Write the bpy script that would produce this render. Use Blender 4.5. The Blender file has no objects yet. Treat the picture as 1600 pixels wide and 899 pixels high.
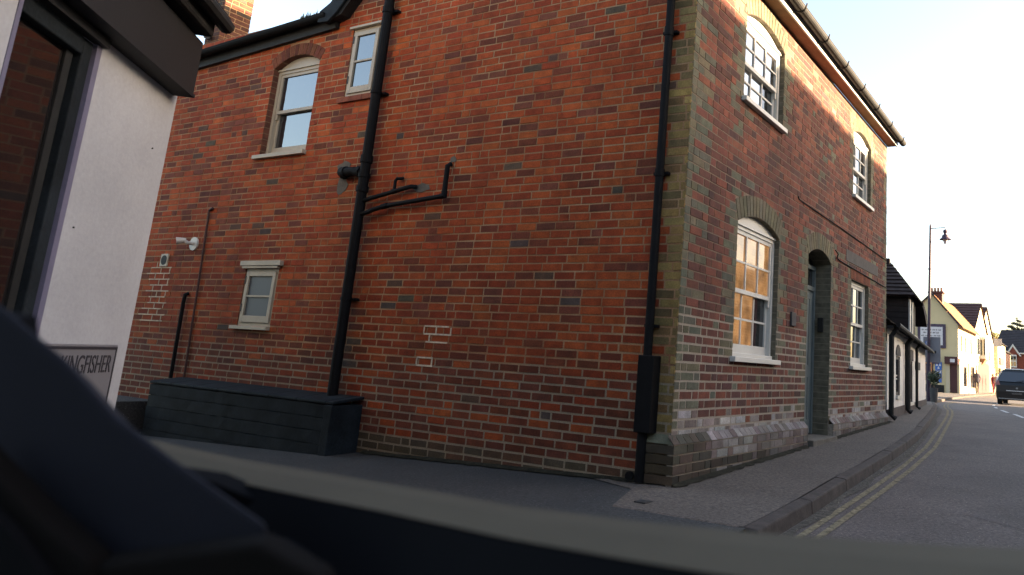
import bpy, math, random
from mathutils import Vector, Matrix
random.seed(7)
R = math.radians
SC = bpy.context.scene
COL = SC.collection

# ------------------------------------------------------------------ camera
CAM = Vector((2.888, -5.366, 0.909))
cd = bpy.data.cameras.new("camera")
cam = bpy.data.objects.new("camera", cd); COL.objects.link(cam)
right = Vector((0.8795, 0.4721, 0.0605)); down = Vector((-0.041, 0.202, -0.979)); fwd = Vector((-0.4742, 0.8582, 0.1967))
fwd.normalize(); right = (right - fwd*right.dot(fwd)).normalized(); down = fwd.cross(right)
cam.matrix_world = Matrix(((right.x, -down.x, -fwd.x, CAM.x), (right.y, -down.y, -fwd.y, CAM.y), (right.z, -down.z, -fwd.z, CAM.z), (0, 0, 0, 1)))
cd.sensor_fit = 'HORIZONTAL'; cd.sensor_width = 36
cd.lens = 1181.67/1600*36
cd.shift_x = -256.8/1600; cd.shift_y = -117.6/1600
cd.clip_start = .05; cd.clip_end = 3000
cd.dof.use_dof = True; cd.dof.focus_distance = 8.0; cd.dof.aperture_fstop = 4.2
SC.camera = cam

# ------------------------------------------------------------------ world and sun
SUN_EL, SUN_AZ = R(10), R(65)           # azimuth from +Y towards +X
w = bpy.data.worlds.new("World"); SC.world = w; w.use_nodes = True
nt = w.node_tree; bg = nt.nodes["Background"]
sky = nt.nodes.new("ShaderNodeTexSky"); sky.sky_type = 'NISHITA'; sky.sun_disc = False
sky.sun_elevation = SUN_EL; sky.sun_rotation = SUN_AZ; sky.air_density = 1.0; sky.dust_density = 2.6; sky.ozone_density = 1.0
nt.links.new(sky.outputs[0], bg.inputs[0]); bg.inputs[1].default_value = 0.085
sl = bpy.data.lights.new("sun", 'SUN'); sl.energy = 5.0; sl.angle = R(.5); sl.color = (1, .80, .52)
so = bpy.data.objects.new("sun", sl); COL.objects.link(so)
sdir = Vector((math.sin(SUN_AZ)*math.cos(SUN_EL), math.cos(SUN_AZ)*math.cos(SUN_EL), math.sin(SUN_EL)))
so.rotation_euler = sdir.to_track_quat('Z', 'Y').to_euler(); so.location = (20, 10, 20)
vs = SC.view_settings; vs.view_transform = 'Standard'; vs.look = 'None'; vs.exposure = 3.25; vs.use_white_balance = True; vs.white_balance_temperature = 6700; vs.white_balance_tint = 16; vs.gamma = 1.0; vs.use_curve_mapping = False

# ------------------------------------------------------------------ materials
ALB = .78
def newmat(name):
    m = bpy.data.materials.new(name); m.use_nodes = True
    return m, m.node_tree, m.node_tree.nodes["Principled BSDF"]
def noise(nt, scale, detail=4, rough=.6, coord='Object'):
    tc = nt.nodes.new("ShaderNodeTexCoord"); n = nt.nodes.new("ShaderNodeTexNoise")
    n.inputs['Scale'].default_value = scale; n.inputs['Detail'].default_value = detail; n.inputs['Roughness'].default_value = rough
    nt.links.new(tc.outputs[coord], n.inputs['Vector']); return n
def ramp(nt, src, stops):
    r = nt.nodes.new("ShaderNodeValToRGB"); e = r.color_ramp.elements
    while len(e) < len(stops): e.new(.5)
    for i, (p, c) in enumerate(stops):
        e[i].position = p; e[i].color = (c[0], c[1], c[2], 1) if hasattr(c, '__len__') else (c, c, c, 1)
    nt.links.new(src, r.inputs[0]); return r
def bump(nt, b, src, strength, dist=.01):
    n = nt.nodes.new("ShaderNodeBump"); n.inputs['Strength'].default_value = strength; n.inputs['Distance'].default_value = dist
    nt.links.new(src, n.inputs['Height']); nt.links.new(n.outputs[0], b.inputs['Normal'])
def mul(nt, a, b, fac=1.0, mode='MULTIPLY'):
    m = nt.nodes.new("ShaderNodeMixRGB"); m.blend_type = mode; m.inputs[0].default_value = fac
    nt.links.new(a, m.inputs[1]); nt.links.new(b, m.inputs[2]); return m
def mottled(name, c, rough=.8, var=.25, scale=6, bmp=.3, bscale=60, spec=.3, metal=0, fine=None):
    """plain colour broken up by two noises and a fine relief"""
    m, nt, b = newmat(name)
    c = [x*ALB for x in c]
    lo = [max(0, x*(1-var)) for x in c]; hi = [min(1, x*(1+var)) for x in c]
    n1 = noise(nt, scale, 6); r1 = ramp(nt, n1.outputs[0], [(.3, lo), (.7, hi)])
    n2 = noise(nt, bscale, 3); r2 = ramp(nt, n2.outputs[0], [(.25, 1-var*.8), (.75, 1+var*.4)])
    mm = mul(nt, r1.outputs[0], r2.outputs[0])
    nt.links.new(mm.outputs[0], b.inputs['Base Color'])
    b.inputs['Roughness'].default_value = rough; b.inputs['Specular IOR Level'].default_value = spec; b.inputs['Metallic'].default_value = metal
    if bmp: bump(nt, b, n2.outputs[0], bmp, .004)
    return m
def attr_brick(name):
    m, nt, b = newmat(name)
    a = nt.nodes.new("ShaderNodeAttribute"); a.attribute_name = "tint"
    geo = nt.nodes.new("ShaderNodeNewGeometry")
    def n3(scale, det):
        n = nt.nodes.new("ShaderNodeTexNoise"); n.inputs['Scale'].default_value = scale; n.inputs['Detail'].default_value = det
        nt.links.new(geo.outputs['Position'], n.inputs['Vector']); return n
    n1 = n3(9, 5); n2 = n3(70, 4); n0 = n3(1.1, 4)
    r1 = ramp(nt, n1.outputs[0], [(.3, .74), (.72, 1.22)])
    r2 = ramp(nt, n2.outputs[0], [(.25, .70), (.55, 1.02), (.8, 1.25)])
    r0 = ramp(nt, n0.outputs[0], [(.30, .70), (.70, 1.16)])
    x = mul(nt, a.outputs['Color'], r1.outputs[0]); x = mul(nt, x.outputs[0], r2.outputs[0]); x = mul(nt, x.outputs[0], r0.outputs[0])
    # smears of mortar bloom
    n4 = n3(17, 6); r4 = ramp(nt, n4.outputs[0], [(.62, 0), (.80, .22)])
    mx = nt.nodes.new("ShaderNodeMixRGB"); nt.links.new(r4.outputs[0], mx.inputs[0]); nt.links.new(x.outputs[0], mx.inputs[1]); mx.inputs[2].default_value = (.15, .085, .052, 1)
    nt.links.new(mx.outputs[0], b.inputs['Base Color'])
    b.inputs['Roughness'].default_value = .88; b.inputs['Specular IOR Level'].default_value = .25
    bump(nt, b, n2.outputs[0], .5, .004)
    return m
def mortar_mat(name, stops, patch=1.3, zfresh=None, fresh=(.34, .28, .21)):
    m, nt, b = newmat(name)
    geo = nt.nodes.new("ShaderNodeNewGeometry")
    n = nt.nodes.new("ShaderNodeTexNoise"); n.inputs['Scale'].default_value = patch; n.inputs['Detail'].default_value = 5; nt.links.new(geo.outputs['Position'], n.inputs['Vector'])
    n2 = nt.nodes.new("ShaderNodeTexNoise"); n2.inputs['Scale'].default_value = 90; nt.links.new(geo.outputs['Position'], n2.inputs['Vector'])
    r = ramp(nt, n.outputs[0], [(p, [x*.68 for x in c]) for p, c in stops]); fresh = [x*.68 for x in fresh]
    r2 = ramp(nt, n2.outputs[0], [(.3, .75), (.7, 1.15)])
    if zfresh:
        sp = nt.nodes.new("ShaderNodeSeparateXYZ"); nt.links.new(geo.outputs['Position'], sp.inputs[0])
        ad = nt.nodes.new("ShaderNodeMath"); ad.operation = 'MULTIPLY_ADD'; nt.links.new(n.outputs[0], ad.inputs[0]); ad.inputs[1].default_value = .5; nt.links.new(sp.outputs[2], ad.inputs[2])
        mr = nt.nodes.new("ShaderNodeMapRange"); mr.inputs[1].default_value = zfresh+.25-.06; mr.inputs[2].default_value = zfresh+.25+.06; mr.inputs[3].default_value = 1; mr.inputs[4].default_value = 0; nt.links.new(ad.outputs[0], mr.inputs[0])
        mx = nt.nodes.new("ShaderNodeMixRGB"); nt.links.new(mr.outputs[0], mx.inputs[0]); nt.links.new(r.outputs[0], mx.inputs[1]); mx.inputs[2].default_value = (*fresh, 1); r = mx
    mm = mul(nt, r.outputs[0], r2.outputs[0]); nt.links.new(mm.outputs[0], b.inputs['Base Color'])
    b.inputs['Roughness'].default_value = .95; bump(nt, b, n2.outputs[0], .6, .004); return m
def glass_mat(name, base=(.012, .014, .017), ior=1.9, rough=.02, wav=.02):
    m, nt, b = newmat(name)
    b.inputs['Base Color'].default_value = (*base, 1); b.inputs['Roughness'].default_value = rough
    b.inputs['IOR'].default_value = ior; b.inputs['Specular IOR Level'].default_value = .8
    n = noise(nt, 1.7, 2); bump(nt, b, n.outputs[0], wav, .05)
    return m
def asphalt(name, dark, light, speck=(.22, .20, .19)):
    m, nt, b = newmat(name)
    geo = nt.nodes.new("ShaderNodeNewGeometry")
    def n3(s, d=4):
        n = nt.nodes.new("ShaderNodeTexNoise"); n.inputs['Scale'].default_value = s; n.inputs['Detail'].default_value = d; nt.links.new(geo.outputs['Position'], n.inputs['Vector']); return n
    a = n3(1.2, 6); c = n3(45, 3); d = n3(130, 2)
    r = ramp(nt, a.outputs[0], [(.3, [x*.78 for x in dark]), (.7, [x*.78 for x in light])])
    r2 = ramp(nt, c.outputs[0], [(.3, .42), (.7, 1.6)])
    x = mul(nt, r.outputs[0], r2.outputs[0])
    v = nt.nodes.new("ShaderNodeTexVoronoi"); v.inputs['Scale'].default_value = 48; nt.links.new(geo.outputs['Position'], v.inputs['Vector'])
    rv = ramp(nt, v.outputs['Distance'], [(.10, 1), (.22, 0)])
    n5 = n3(30, 2); r5 = ramp(nt, n5.outputs[0], [(.5, 0), (.62, 1)])
    f = mul(nt, rv.outputs[0], r5.outputs[0])
    mx = nt.nodes.new("ShaderNodeMixRGB"); nt.links.new(f.outputs[0], mx.inputs[0]); nt.links.new(x.outputs[0], mx.inputs[1]); mx.inputs[2].default_value = (*speck, 1)
    nt.links.new(mx.outputs[0], b.inputs['Base Color']); b.inputs['Roughness'].default_value = .85
    bump(nt, b, d.outputs[0], .8, .006); return m
def emis(name, c, s):
    m, nt, b = newmat(name)
    b.inputs['Base Color'].default_value = (*c, 1); b.inputs['Emission Color'].default_value = (*c, 1); b.inputs['Emission Strength'].default_value = s
    n = noise(nt, 9, 5); r = ramp(nt, n.outputs[0], [(.35, [x*.55 for x in c]), (.62, c)]); nt.links.new(r.outputs[0], b.inputs['Emission Color']); return m

M = {}
M['brick'] = attr_brick('fired_brick')
M['mortar'] = mortar_mat('lime_mortar', [(.30, (.20, .065, .03)), (.42, (.33, .155, .07)), (.62, (.45, .27, .14))], 1.6, .80, (.33, .25, .165))
M['mortar_front'] = mortar_mat('repointed_mortar', [(.3, (.14, .09, .06)), (.6, (.23, .165, .115))], 1.3, 1.36, (.36, .30, .235))
def coursed(name, c, mort):
    m, nt, b = newmat(name); g = nt.nodes.new("ShaderNodeNewGeometry"); sp = nt.nodes.new("ShaderNodeSeparateXYZ"); nt.links.new(g.outputs['Position'], sp.inputs[0])
    d = nt.nodes.new("ShaderNodeMath"); d.operation = 'DIVIDE'; nt.links.new(sp.outputs[2], d.inputs[0]); d.inputs[1].default_value = .075
    f = nt.nodes.new("ShaderNodeMath"); f.operation = 'FRACT'; nt.links.new(d.outputs[0], f.inputs[0])
    n = nt.nodes.new("ShaderNodeTexNoise"); n.inputs['Scale'].default_value = 11; nt.links.new(g.outputs['Position'], n.inputs['Vector'])
    r = ramp(nt, n.outputs[0], [(.35, [x*.6 for x in c]), (.65, [x*1.1 for x in c])]); k = ramp(nt, f.outputs[0], [(.05, 1), (.10, 0), (.93, 0), (.97, 1)])
    mx = nt.nodes.new("ShaderNodeMixRGB"); nt.links.new(k.outputs[0], mx.inputs[0]); nt.links.new(r.outputs[0], mx.inputs[1]); mx.inputs[2].default_value = (*mort, 1)
    nt.links.new(mx.outputs[0], b.inputs['Base Color']); b.inputs['Roughness'].default_value = .9; bump(nt, b, n.outputs[0], .5, .01); return m
M['reveal'] = coursed('reveal_brick', (.13, .042, .022), (.16, .10, .06)); M['reveal_buff'] = coursed('buff_reveal_brick', (.105, .092, .062), (.15, .125, .09))
M['white'] = mottled('white_gloss_paint', (.60, .58, .53), .45, .08, 3, .05, 50, .4)
M['cream_paint'] = mottled('cream_window_paint', (.44, .375, .28), .5, .10, 4, .05, 50, .35)
M['render'] = mottled('white_rendered_wall', (.46, .465, .49), .8, .10, 1.6, .35, 45, .2)
M['reveal_paint'] = mottled('lavender_grey_paint', (.17, .16, .24), .6, .1, 6, .05)
M['charcoal'] = mottled('charcoal_fascia_paint', (.0145, .014, .0155), .6, .15, 3, .08, 40, .25)
M['black'] = mottled('black_plastic_pipe', (.0055, .0055, .0062), .7, .35, 9, .1, 50, .12)
M['oldblack'] = mottled('weathered_black_paint', (.012, .0115, .011), .7, .5, 8, .3, 40, .3)
M['navy'] = mottled('blue_black_masonry_paint', (.0135, .0185, .023), .75, .5, 5, .4, 60, .15)
M['glass'] = glass_mat('window_glass', ior=1.9)
M['glass_front'] = glass_mat('bright_reflecting_glass', base=(.02, .02, .025), ior=3.4)
M['glass_frost'] = glass_mat('frosted_window_glass', base=(.030, .036, .045), ior=1.5, rough=.55)
M['glass_dim'] = glass_mat('shaded_window_glass', base=(.014, .016, .018), ior=1.6)
M['glass_shop'] = glass_mat('shop_window_glass', base=(.012, .010, .010), ior=1.7, wav=.0)
M['door'] = mottled('slate_blue_door_paint', (.135, .165, .165), .5, .12, 5, .06, 40, .4)
M['soffit'] = mottled('brown_eaves_board', (.26, .12, .06), .6, .2, 5, .1)
M['tile'] = mottled('dark_clay_tile', (.026, .020, .019), .85, .5, 9, .5, 30, .25)
M['tile_red'] = mottled('red_brown_clay_tile', (.062, .028, .026), .85, .3, 5, .4, 30, .25)
M['tile_orange'] = mottled('orange_clay_tile', (.30, .15, .07), .85, .25, 5, .4, 30, .25)
M['slate'] = mottled('grey_slate', (.036, .032, .036), .75, .25, 3, .3, 20, .3)
M['road'] = asphalt('road_asphalt', (.066, .049, .042), (.110, .083, .072), (.34, .29, .25))
M['pave'] = asphalt('footway_asphalt', (.078, .060, .047), (.115, .090, .072), (.16, .13, .11))
M['alley'] = asphalt('alley_tarmac', (.022, .022, .022), (.040, .038, .036))
M['kerb'] = mottled('worn_kerb', (.070, .054, .046), .9, .35, 7, .5, 60)
M['grit'] = mottled('gutter_grit', (.095, .080, .062), .95, .7, 22, .8, 90)
M['yellow'] = mottled('worn_yellow_paint', (.25, .205, .13), .9, .6, 22, .3, 80, .1)
M['lines'] = mottled('worn_white_paint', (.52, .50, .47), .8, .25, 14, .3, 80)
M['patch'] = asphalt('patched_asphalt', (.060, .045, .039), (.102, .077, .067), (.34, .29, .25))
M['iron'] = mottled('cast_iron', (.03, .028, .028), .6, .3, 20, .4, 80, .5)
M['earth'] = mottled('dull_earth', (.07, .06, .045), .95, .3, 1, .3)
M['lamp_paint'] = mottled('dark_plum_column_paint', (.05, .028, .05), .5, .2, 6, .05)
M['lamp_glass'] = mottled('frosted_lamp_glass', (.55, .42, .42), .3, .1, 9, .0, 20, .5)
M['cottage'] = mottled('white_painted_brick', (.78, .74, .68), .8, .12, 2.5, .5, 30)
M['cottage_base'] = mottled('grey_brown_plinth', (.08, .06, .055), .9, .25, 4, .4)
M['cream_wall'] = mottled('cream_render', (.62, .51, .30), .8, .06, 1, .1)
M['pale_wall'] = mottled('pale_cream_render', (.50, .44, .31), .8, .05, 1, .1)
M['olive'] = mottled('olive_shop_paint', (.18, .155, .07), .6, .15, 2, .1)
M['maroon'] = mottled('maroon_shop_paint', (.06, .018, .018), .5, .2, 2, .1)
M['redbrick'] = mottled('far_red_brick', (.20, .055, .035), .9, .12, 3, .2)
M['signwhite'] = mottled('sign_white', (.62, .60, .62), .5, .04, 2, 0)
M['signgrey'] = mottled('grey_sign_back', (.20, .195, .21), .5, .06, 2, 0)
M['signblue'] = mottled('sign_blue', (.035, .13, .42), .5, .05, 2, 0)
M['ink'] = mottled('dark_lettering', (.03, .027, .035), .6, .1, 9, 0)
M['frame_purple'] = mottled('dark_sign_frame', (.07, .05, .08), .6, .1, 5, 0)
M['carblack'] = mottled('black_car_paint', (.005, .005, .006), .3, .15, 3, 0, 20, .35)
M['cartrim'] = mottled('silver_trim', (.45, .44, .44), .35, .1, 3, 0, 20, .6)
M['tyre'] = mottled('tyre_rubber', (.02, .02, .02), .9, .1, 9, .1)
M['taillight'] = mottled('red_lamp_lens', (.22, .01, .02), .2, .1, 9, 0, 20, .6)
M['lit_roof'] = mottled('sunlit_look_car_roof', (.75, .74, .72), .3, .04, 3, 0, 20, .5)  # sunlight on the black car's roof painted as a pale colour
M['mirror'] = mottled('navy_black_mirror_housing', (.0085, .009, .0155), .8, .1, 5, 0, 30, .2)
M['ledge'] = mottled('grey_door_ledge', (.088, .073, .050), .85, .06, 9, 0, 60, .12)
M['trim_brown'] = mottled('cabin_shade_brown_grey_door_trim', (.0055, .0042, .0036), .9, .15, 9, 0, 60, .1)
M['dark'] = mottled('cabin_shade_door_panel', (.0035, .0035, .0045), .9, .1, 5, 0, 30, .1)  # trim and panel near black: shade of the unbuilt cabin put into the colour
def amber():  # panes glow amber, a reflected brick wall painted into the emission
    m, nt, b = newmat('amber_reflection_glow'); g = nt.nodes.new("ShaderNodeNewGeometry"); mp = nt.nodes.new("ShaderNodeMapping"); mp.inputs['Rotation'].default_value = (0, R(90), R(90)); nt.links.new(g.outputs['Position'], mp.inputs[0])
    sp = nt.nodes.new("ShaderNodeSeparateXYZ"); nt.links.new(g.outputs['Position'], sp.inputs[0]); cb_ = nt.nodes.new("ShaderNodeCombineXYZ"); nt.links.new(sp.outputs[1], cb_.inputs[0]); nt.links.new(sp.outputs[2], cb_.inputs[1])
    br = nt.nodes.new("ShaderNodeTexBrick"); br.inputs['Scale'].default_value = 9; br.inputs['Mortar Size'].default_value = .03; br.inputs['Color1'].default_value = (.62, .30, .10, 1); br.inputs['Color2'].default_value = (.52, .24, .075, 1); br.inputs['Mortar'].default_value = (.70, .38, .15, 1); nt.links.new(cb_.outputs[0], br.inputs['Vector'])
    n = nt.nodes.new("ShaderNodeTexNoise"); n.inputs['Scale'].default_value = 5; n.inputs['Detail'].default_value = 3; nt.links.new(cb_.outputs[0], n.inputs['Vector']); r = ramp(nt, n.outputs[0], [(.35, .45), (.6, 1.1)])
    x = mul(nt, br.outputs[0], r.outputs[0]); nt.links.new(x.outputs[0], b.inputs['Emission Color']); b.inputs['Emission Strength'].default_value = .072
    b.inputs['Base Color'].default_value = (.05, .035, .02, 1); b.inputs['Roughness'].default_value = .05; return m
M['reflection_glow'] = amber()
M['bark'] = mottled('bark', (.10, .07, .05), .95, .3, 8, .5)
M['concrete'] = mottled('old_concrete', (.13, .115, .095), .95, .25, 7, .6, 60)
M['stone'] = mottled('grey_name_stone', (.085, .078, .074), .9, .2, 9, .4, 60)
M['copper'] = mottled('brown_painted_pipe', (.06, .022, .016), .6, .2, 8, .1)
M['lead'] = mottled('grey_metal', (.22, .22, .22), .5, .2, 8, .1, 40, .5, .4)
M['cloth_dark'] = mottled('dark_clothing', (.03, .028, .045), .9, .2, 9, .1)
M['cloth_red'] = mottled('red_clothing', (.30, .03, .04), .9, .2, 9, .1)
M['cloth_pale'] = mottled('pale_clothing', (.45, .38, .36), .9, .2, 9, .1)
M['skin'] = mottled('skin', (.42, .24, .17), .7, .08, 9, 0)
M['terracotta'] = mottled('terracotta', (.28, .10, .06), .85, .2, 6, .2)
def leafmat(name, c):
    m, nt, b = newmat(name)
    g = nt.nodes.new("ShaderNodeNewGeometry"); r = ramp(nt, g.outputs['Random Per Island'], [(0, [x*.45 for x in c]), (.6, c), (1, [min(1, x*1.7) for x in c])])
    nt.links.new(r.outputs[0], b.inputs['Base Color']); b.inputs['Roughness'].default_value = .7; return m
M['leaf_yellow'] = leafmat('yellow_green_leaves', (.34, .27, .06)); M['leaf_dark'] = leafmat('dark_green_needles', (.055, .06, .035)); M['leaf_mid'] = leafmat('dark_shrub_leaves', (.05, .065, .03))

# ------------------------------------------------------------------ mesh helpers
class MB:
    def __init__(s): s.v = []; s.f = []; s.c = []; s.hascol = False
    def poly(s, pts, col=None):
        n = len(s.v); s.v += [tuple(p) for p in pts]; s.f.append(tuple(range(n, n+len(pts)))); s.c += [col or (1, 1, 1)]*len(pts)
        if col: s.hascol = True
    def add(s, vs, fs, col=None):
        n = len(s.v); s.v += [tuple(p) for p in vs]; s.f += [tuple(i+n for i in f) for f in fs]; s.c += [col or (1, 1, 1)]*len(vs)
        if col: s.hascol = True
    def box(s, a, b, col=None):
        x0, x1 = sorted((a[0], b[0])); y0, y1 = sorted((a[1], b[1])); z0, z1 = sorted((a[2], b[2]))
        s.add([(x0, y0, z0), (x1, y0, z0), (x1, y1, z0), (x0, y1, z0), (x0, y0, z1), (x1, y0, z1), (x1, y1, z1), (x0, y1, z1)],
              [(0, 3, 2, 1), (4, 5, 6, 7), (0, 1, 5, 4), (1, 2, 6, 5), (2, 3, 7, 6), (3, 0, 4, 7)], col)
    def fbox(s, F, a, b, col=None):
        """box in a local frame F(u, n, z)"""
        u0, u1 = sorted((a[0], b[0])); n0, n1 = sorted((a[1], b[1])); z0, z1 = sorted((a[2], b[2]))
        P = [F(u, n, z) for z in (z0, z1) for (u, n) in ((u0, n0), (u1, n0), (u1, n1), (u0, n1))]
        s.add(P, [(0, 3, 2, 1), (4, 5, 6, 7), (0, 1, 5, 4), (1, 2, 6, 5), (2, 3, 7, 6), (3, 0, 4, 7)], col)
    def prism(s, pts, d):
        """extrude polygon pts (3D) by vector d"""
        n = len(pts); d = Vector(d); P = [Vector(p) for p in pts]; Q = [p+d for p in P]
        s.add(P+Q, [tuple(range(n))[::-1], tuple(range(n, 2*n))] + [(i, (i+1) % n, n+(i+1) % n, n+i) for i in range(n)])
    def tube(s, pts, r, seg=10, cap=True, radii=None):
        P = [Vector(p) for p in pts]; n0 = len(s.v); k = len(P)
        prev = None
        for i, p in enumerate(P):
            t = (P[min(i+1, k-1)] - P[max(i-1, 0)]).normalized()
            a = prev if prev is not None else (Vector((0, 0, 1)) if abs(t.z) < .9 else Vector((1, 0, 0)))
            x = (a - t*a.dot(t)).normalized(); y = t.cross(x); prev = x
            rr = radii[i] if radii else r
            for j in range(seg):
                an = 2*math.pi*j/seg; s.v.append(tuple(p + x*rr*math.cos(an) + y*rr*math.sin(an))); s.c.append((1, 1, 1))
        for i in range(k-1):
            for j in range(seg):
                a = n0+i*seg+j; b = n0+i*seg+(j+1) % seg; s.f.append((a, b, b+seg, a+seg))
        if cap: s.f.append(tuple(range(n0, n0+seg))[::-1]); s.f.append(tuple(range(n0+(k-1)*seg, n0+k*seg)))
    def lathe(s, c, prof, seg=16):
        c = Vector(c); n0 = len(s.v)
        for r, z in prof:
            for j in range(seg):
                an = 2*math.pi*j/seg; s.v.append((c.x+r*math.cos(an), c.y+r*math.sin(an), c.z+z)); s.c.append((1, 1, 1))
        for i in range(len(prof)-1):
            for j in range(seg):
                a = n0+i*seg+j; b = n0+i*seg+(j+1) % seg; s.f.append((a, b, b+seg, a+seg))
        s.f.append(tuple(range(n0, n0+seg))[::-1]); s.f.append(tuple(range(n0+(len(prof)-1)*seg, n0+len(prof)*seg)))
    def build(s, name, mat, parent=None, smooth=False, bevel=0):
        me = bpy.data.meshes.new(name); me.from_pydata(s.v, [], s.f); me.update()
        if s.hascol:
            a = me.color_attributes.new('tint', 'FLOAT_COLOR', 'POINT')
            flat = []
            for c in s.c: flat += [c[0], c[1], c[2], 1.0]
            a.data.foreach_set('color', flat)
        if smooth: me.polygons.foreach_set('use_smooth', [True]*len(me.polygons))
        me.materials.append(M[mat] if isinstance(mat, str) else mat)
        o = bpy.data.objects.new(name, me); COL.objects.link(o)
        if parent is not None: o.parent = parent
        if bevel:
            b = o.modifiers.new('bevel', 'BEVEL'); b.width = bevel; b.segments = 2; b.limit_method = 'ANGLE'
        return o
def thing(name, label, cat, group=None):
    o = bpy.data.objects.new(name, None); COL.objects.link(o); o['label'] = label; o['category'] = cat
    if group: o['group'] = group
    o.empty_display_size = .1
    return o
def tag(o, label, cat, group=None):
    o['label'] = label; o['category'] = cat
    if group: o['group'] = group
    return o
def struct(o): o['kind'] = 'structure'; return o
def stuff(o): o['kind'] = 'stuff'; return o
def one(name, mat, parent, fn, **k):
    m = MB(); fn(m); return m.build(name, mat, parent, **k)
def ipl(x, xs, ys):
    if x <= xs[0]: return ys[0]
    for i in range(len(xs)-1):
        if x <= xs[i+1]:
            t = (x-xs[i])/(xs[i+1]-xs[i]); return ys[i]+(ys[i+1]-ys[i])*t
    return ys[-1]

# ------------------------------------------------------------------ ground levels
KY = [-20, -3, 0, 7, 16, 20, 33, 50, 400]; KZ = [-.3, -.09, 0, .22, .28, .25, .1, .12, -.2]
def gz(x, y):
    z = ipl(y, KY, KZ)
    if x < 0: z += .035*max(x, -8)*max(0, min(1, 1-y/2))
    return z
YS = [-.88, -.3, .3, 1, 1.6, 2.2, 3, 4.1, 5, 6.1, 7.4, 9, 11, 13.1, 15.5, 17.5, 19, 22, 26, 30, 34, 39, 44, 49, 54, 62, 70, 85, 100]
kx = lambda y: ipl(y, [-.88, 0, 1, 2.2, 4.1, 6.1, 9, 13.1, 15.5, 19, 22, 26, 34, 44, 54, 70, 100], [1.1, 1.08, 1.02, .97, .87, .72, .33, -.27, -.64, -1.3, -1.85, -2.35, -3.3, -3.75, -4.0, -4.6, -5.6])
def strip(name, mat, ys, xa, xb, za, nx=1, parent=None):
    m = MB()
    for i in range(len(ys)-1):
        y0, y1 = ys[i], ys[i+1]
        for j in range(nx):
            def X(y, t): return xa(y)+(xb(y)-xa(y))*t
            t0, t1 = j/nx, (j+1)/nx
            p = [(X(y0, t0), y0), (X(y0, t1), y0), (X(y1, t1), y1), (X(y1, t0), y1)]
            m.poly([(x, y, za(x, y)) for x, y in p])
    return m.build(name, mat, parent)
# base terrain reaching to the horizon
m = MB(); gy = [-300, -60, -20, -8, -3, 0, 2, 7, 16, 20, 33, 50, 80, 120, 200, 600, 2500]; gx = [-2500, -300, -60, -20, -8, -4, 0, 4, 9, 20, 60, 300, 2500]
for i in range(len(gy)-1):
    for j in range(len(gx)-1):
        m.poly([(x, y, gz(x, y)-.28-(.0 if abs(x) < 100 else .3)) for x, y in ((gx[j], gy[i]), (gx[j+1], gy[i]), (gx[j+1], gy[i+1]), (gx[j], gy[i+1]))])
struct(m.build('ground', 'earth'))
RY = [-30, -15, -8, -5, -3, -1.5] + YS
rkx = lambda y: kx(y) if y > -.95 else (1.0 if y > -1.6 else -1.2)
struct(strip('road', 'road', RY, rkx, lambda y: 8.0 + min(0, (20-y)*.03 if y > 20 else 0), lambda x, y: gz(x, y)-.1, 6))
struct(strip('opposite_pavement', 'pave', RY, lambda y: 8.004 + min(0, (20-y)*.03 if y > 20 else 0), lambda y: 11, lambda x, y: gz(x, y)+.01, 2))
# left pavement, with the rounded apron round the house corner
PY = YS
m = MB()
for i in range(len(PY)-1):
    y0, y1 = PY[i], PY[i+1]
    for j in range(4):
        def X(y, t):
            a = (-.25 + (y+0.0)*-.36) if y < 0 else (-1.5 if y < 7 else (-8 if y < 47 else -9)); a = max(a, -9)
            return a + (kx(y)-.10-a)*t
        m.poly([(X(a, t), a, gz(X(a, t), a)) for a, t in ((y0, j/4), (y0, (j+1)/4), (y1, (j+1)/4), (y1, j/4))])
struct(m.build('pavement', 'pave'))
m = MB()   # pavement front apron
m.poly([(.07, -.88, gz(0, -.88)), (.10, -1.02, gz(0, -1.0)-.03), (1.0, -1.0, gz(0, -1)-.04), (.975, -.88, gz(0, -.88))])
struct(m.build('pavement_apron', 'pave'))
# kerb: separate granite stones, each ~0.9 m
kp = thing('kerb', 'dark granite kerb stones edging the narrow footway beside the brick house', 'kerb'); kp['kind'] = 'structure'; del kp['category']; del kp['label']
y = -.88; n = 0
while y < 60:
    L = 1.1 if y < 30 else 2.5
    m = MB(); y1 = y+L-.004; a0, a1 = kx(y), kx(y1); z0, z1 = gz(1, y), gz(1, y1)
    j = random.uniform(-.004, .004)
    top = [(a0-.10, y, z0+.003+j), (a0, y, z0-.004+j), (a1, y1, z1-.004+j), (a1-.10, y1, z1+.003+j)]
    low = [(a0-.10, y, z0-.2), (a0+.02, y, z0-.2), (a1+.02, y1, z1-.2), (a1-.10, y1, z1-.2)]
    m.add(top+low, [(0, 1, 2, 3), (1, 0, 4, 5), (2, 1, 5, 6), (3, 2, 6, 7), (0, 3, 7, 4)])
    m.build('kerb_stone', 'kerb', kp, bevel=.012); y += L; n += 1
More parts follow.
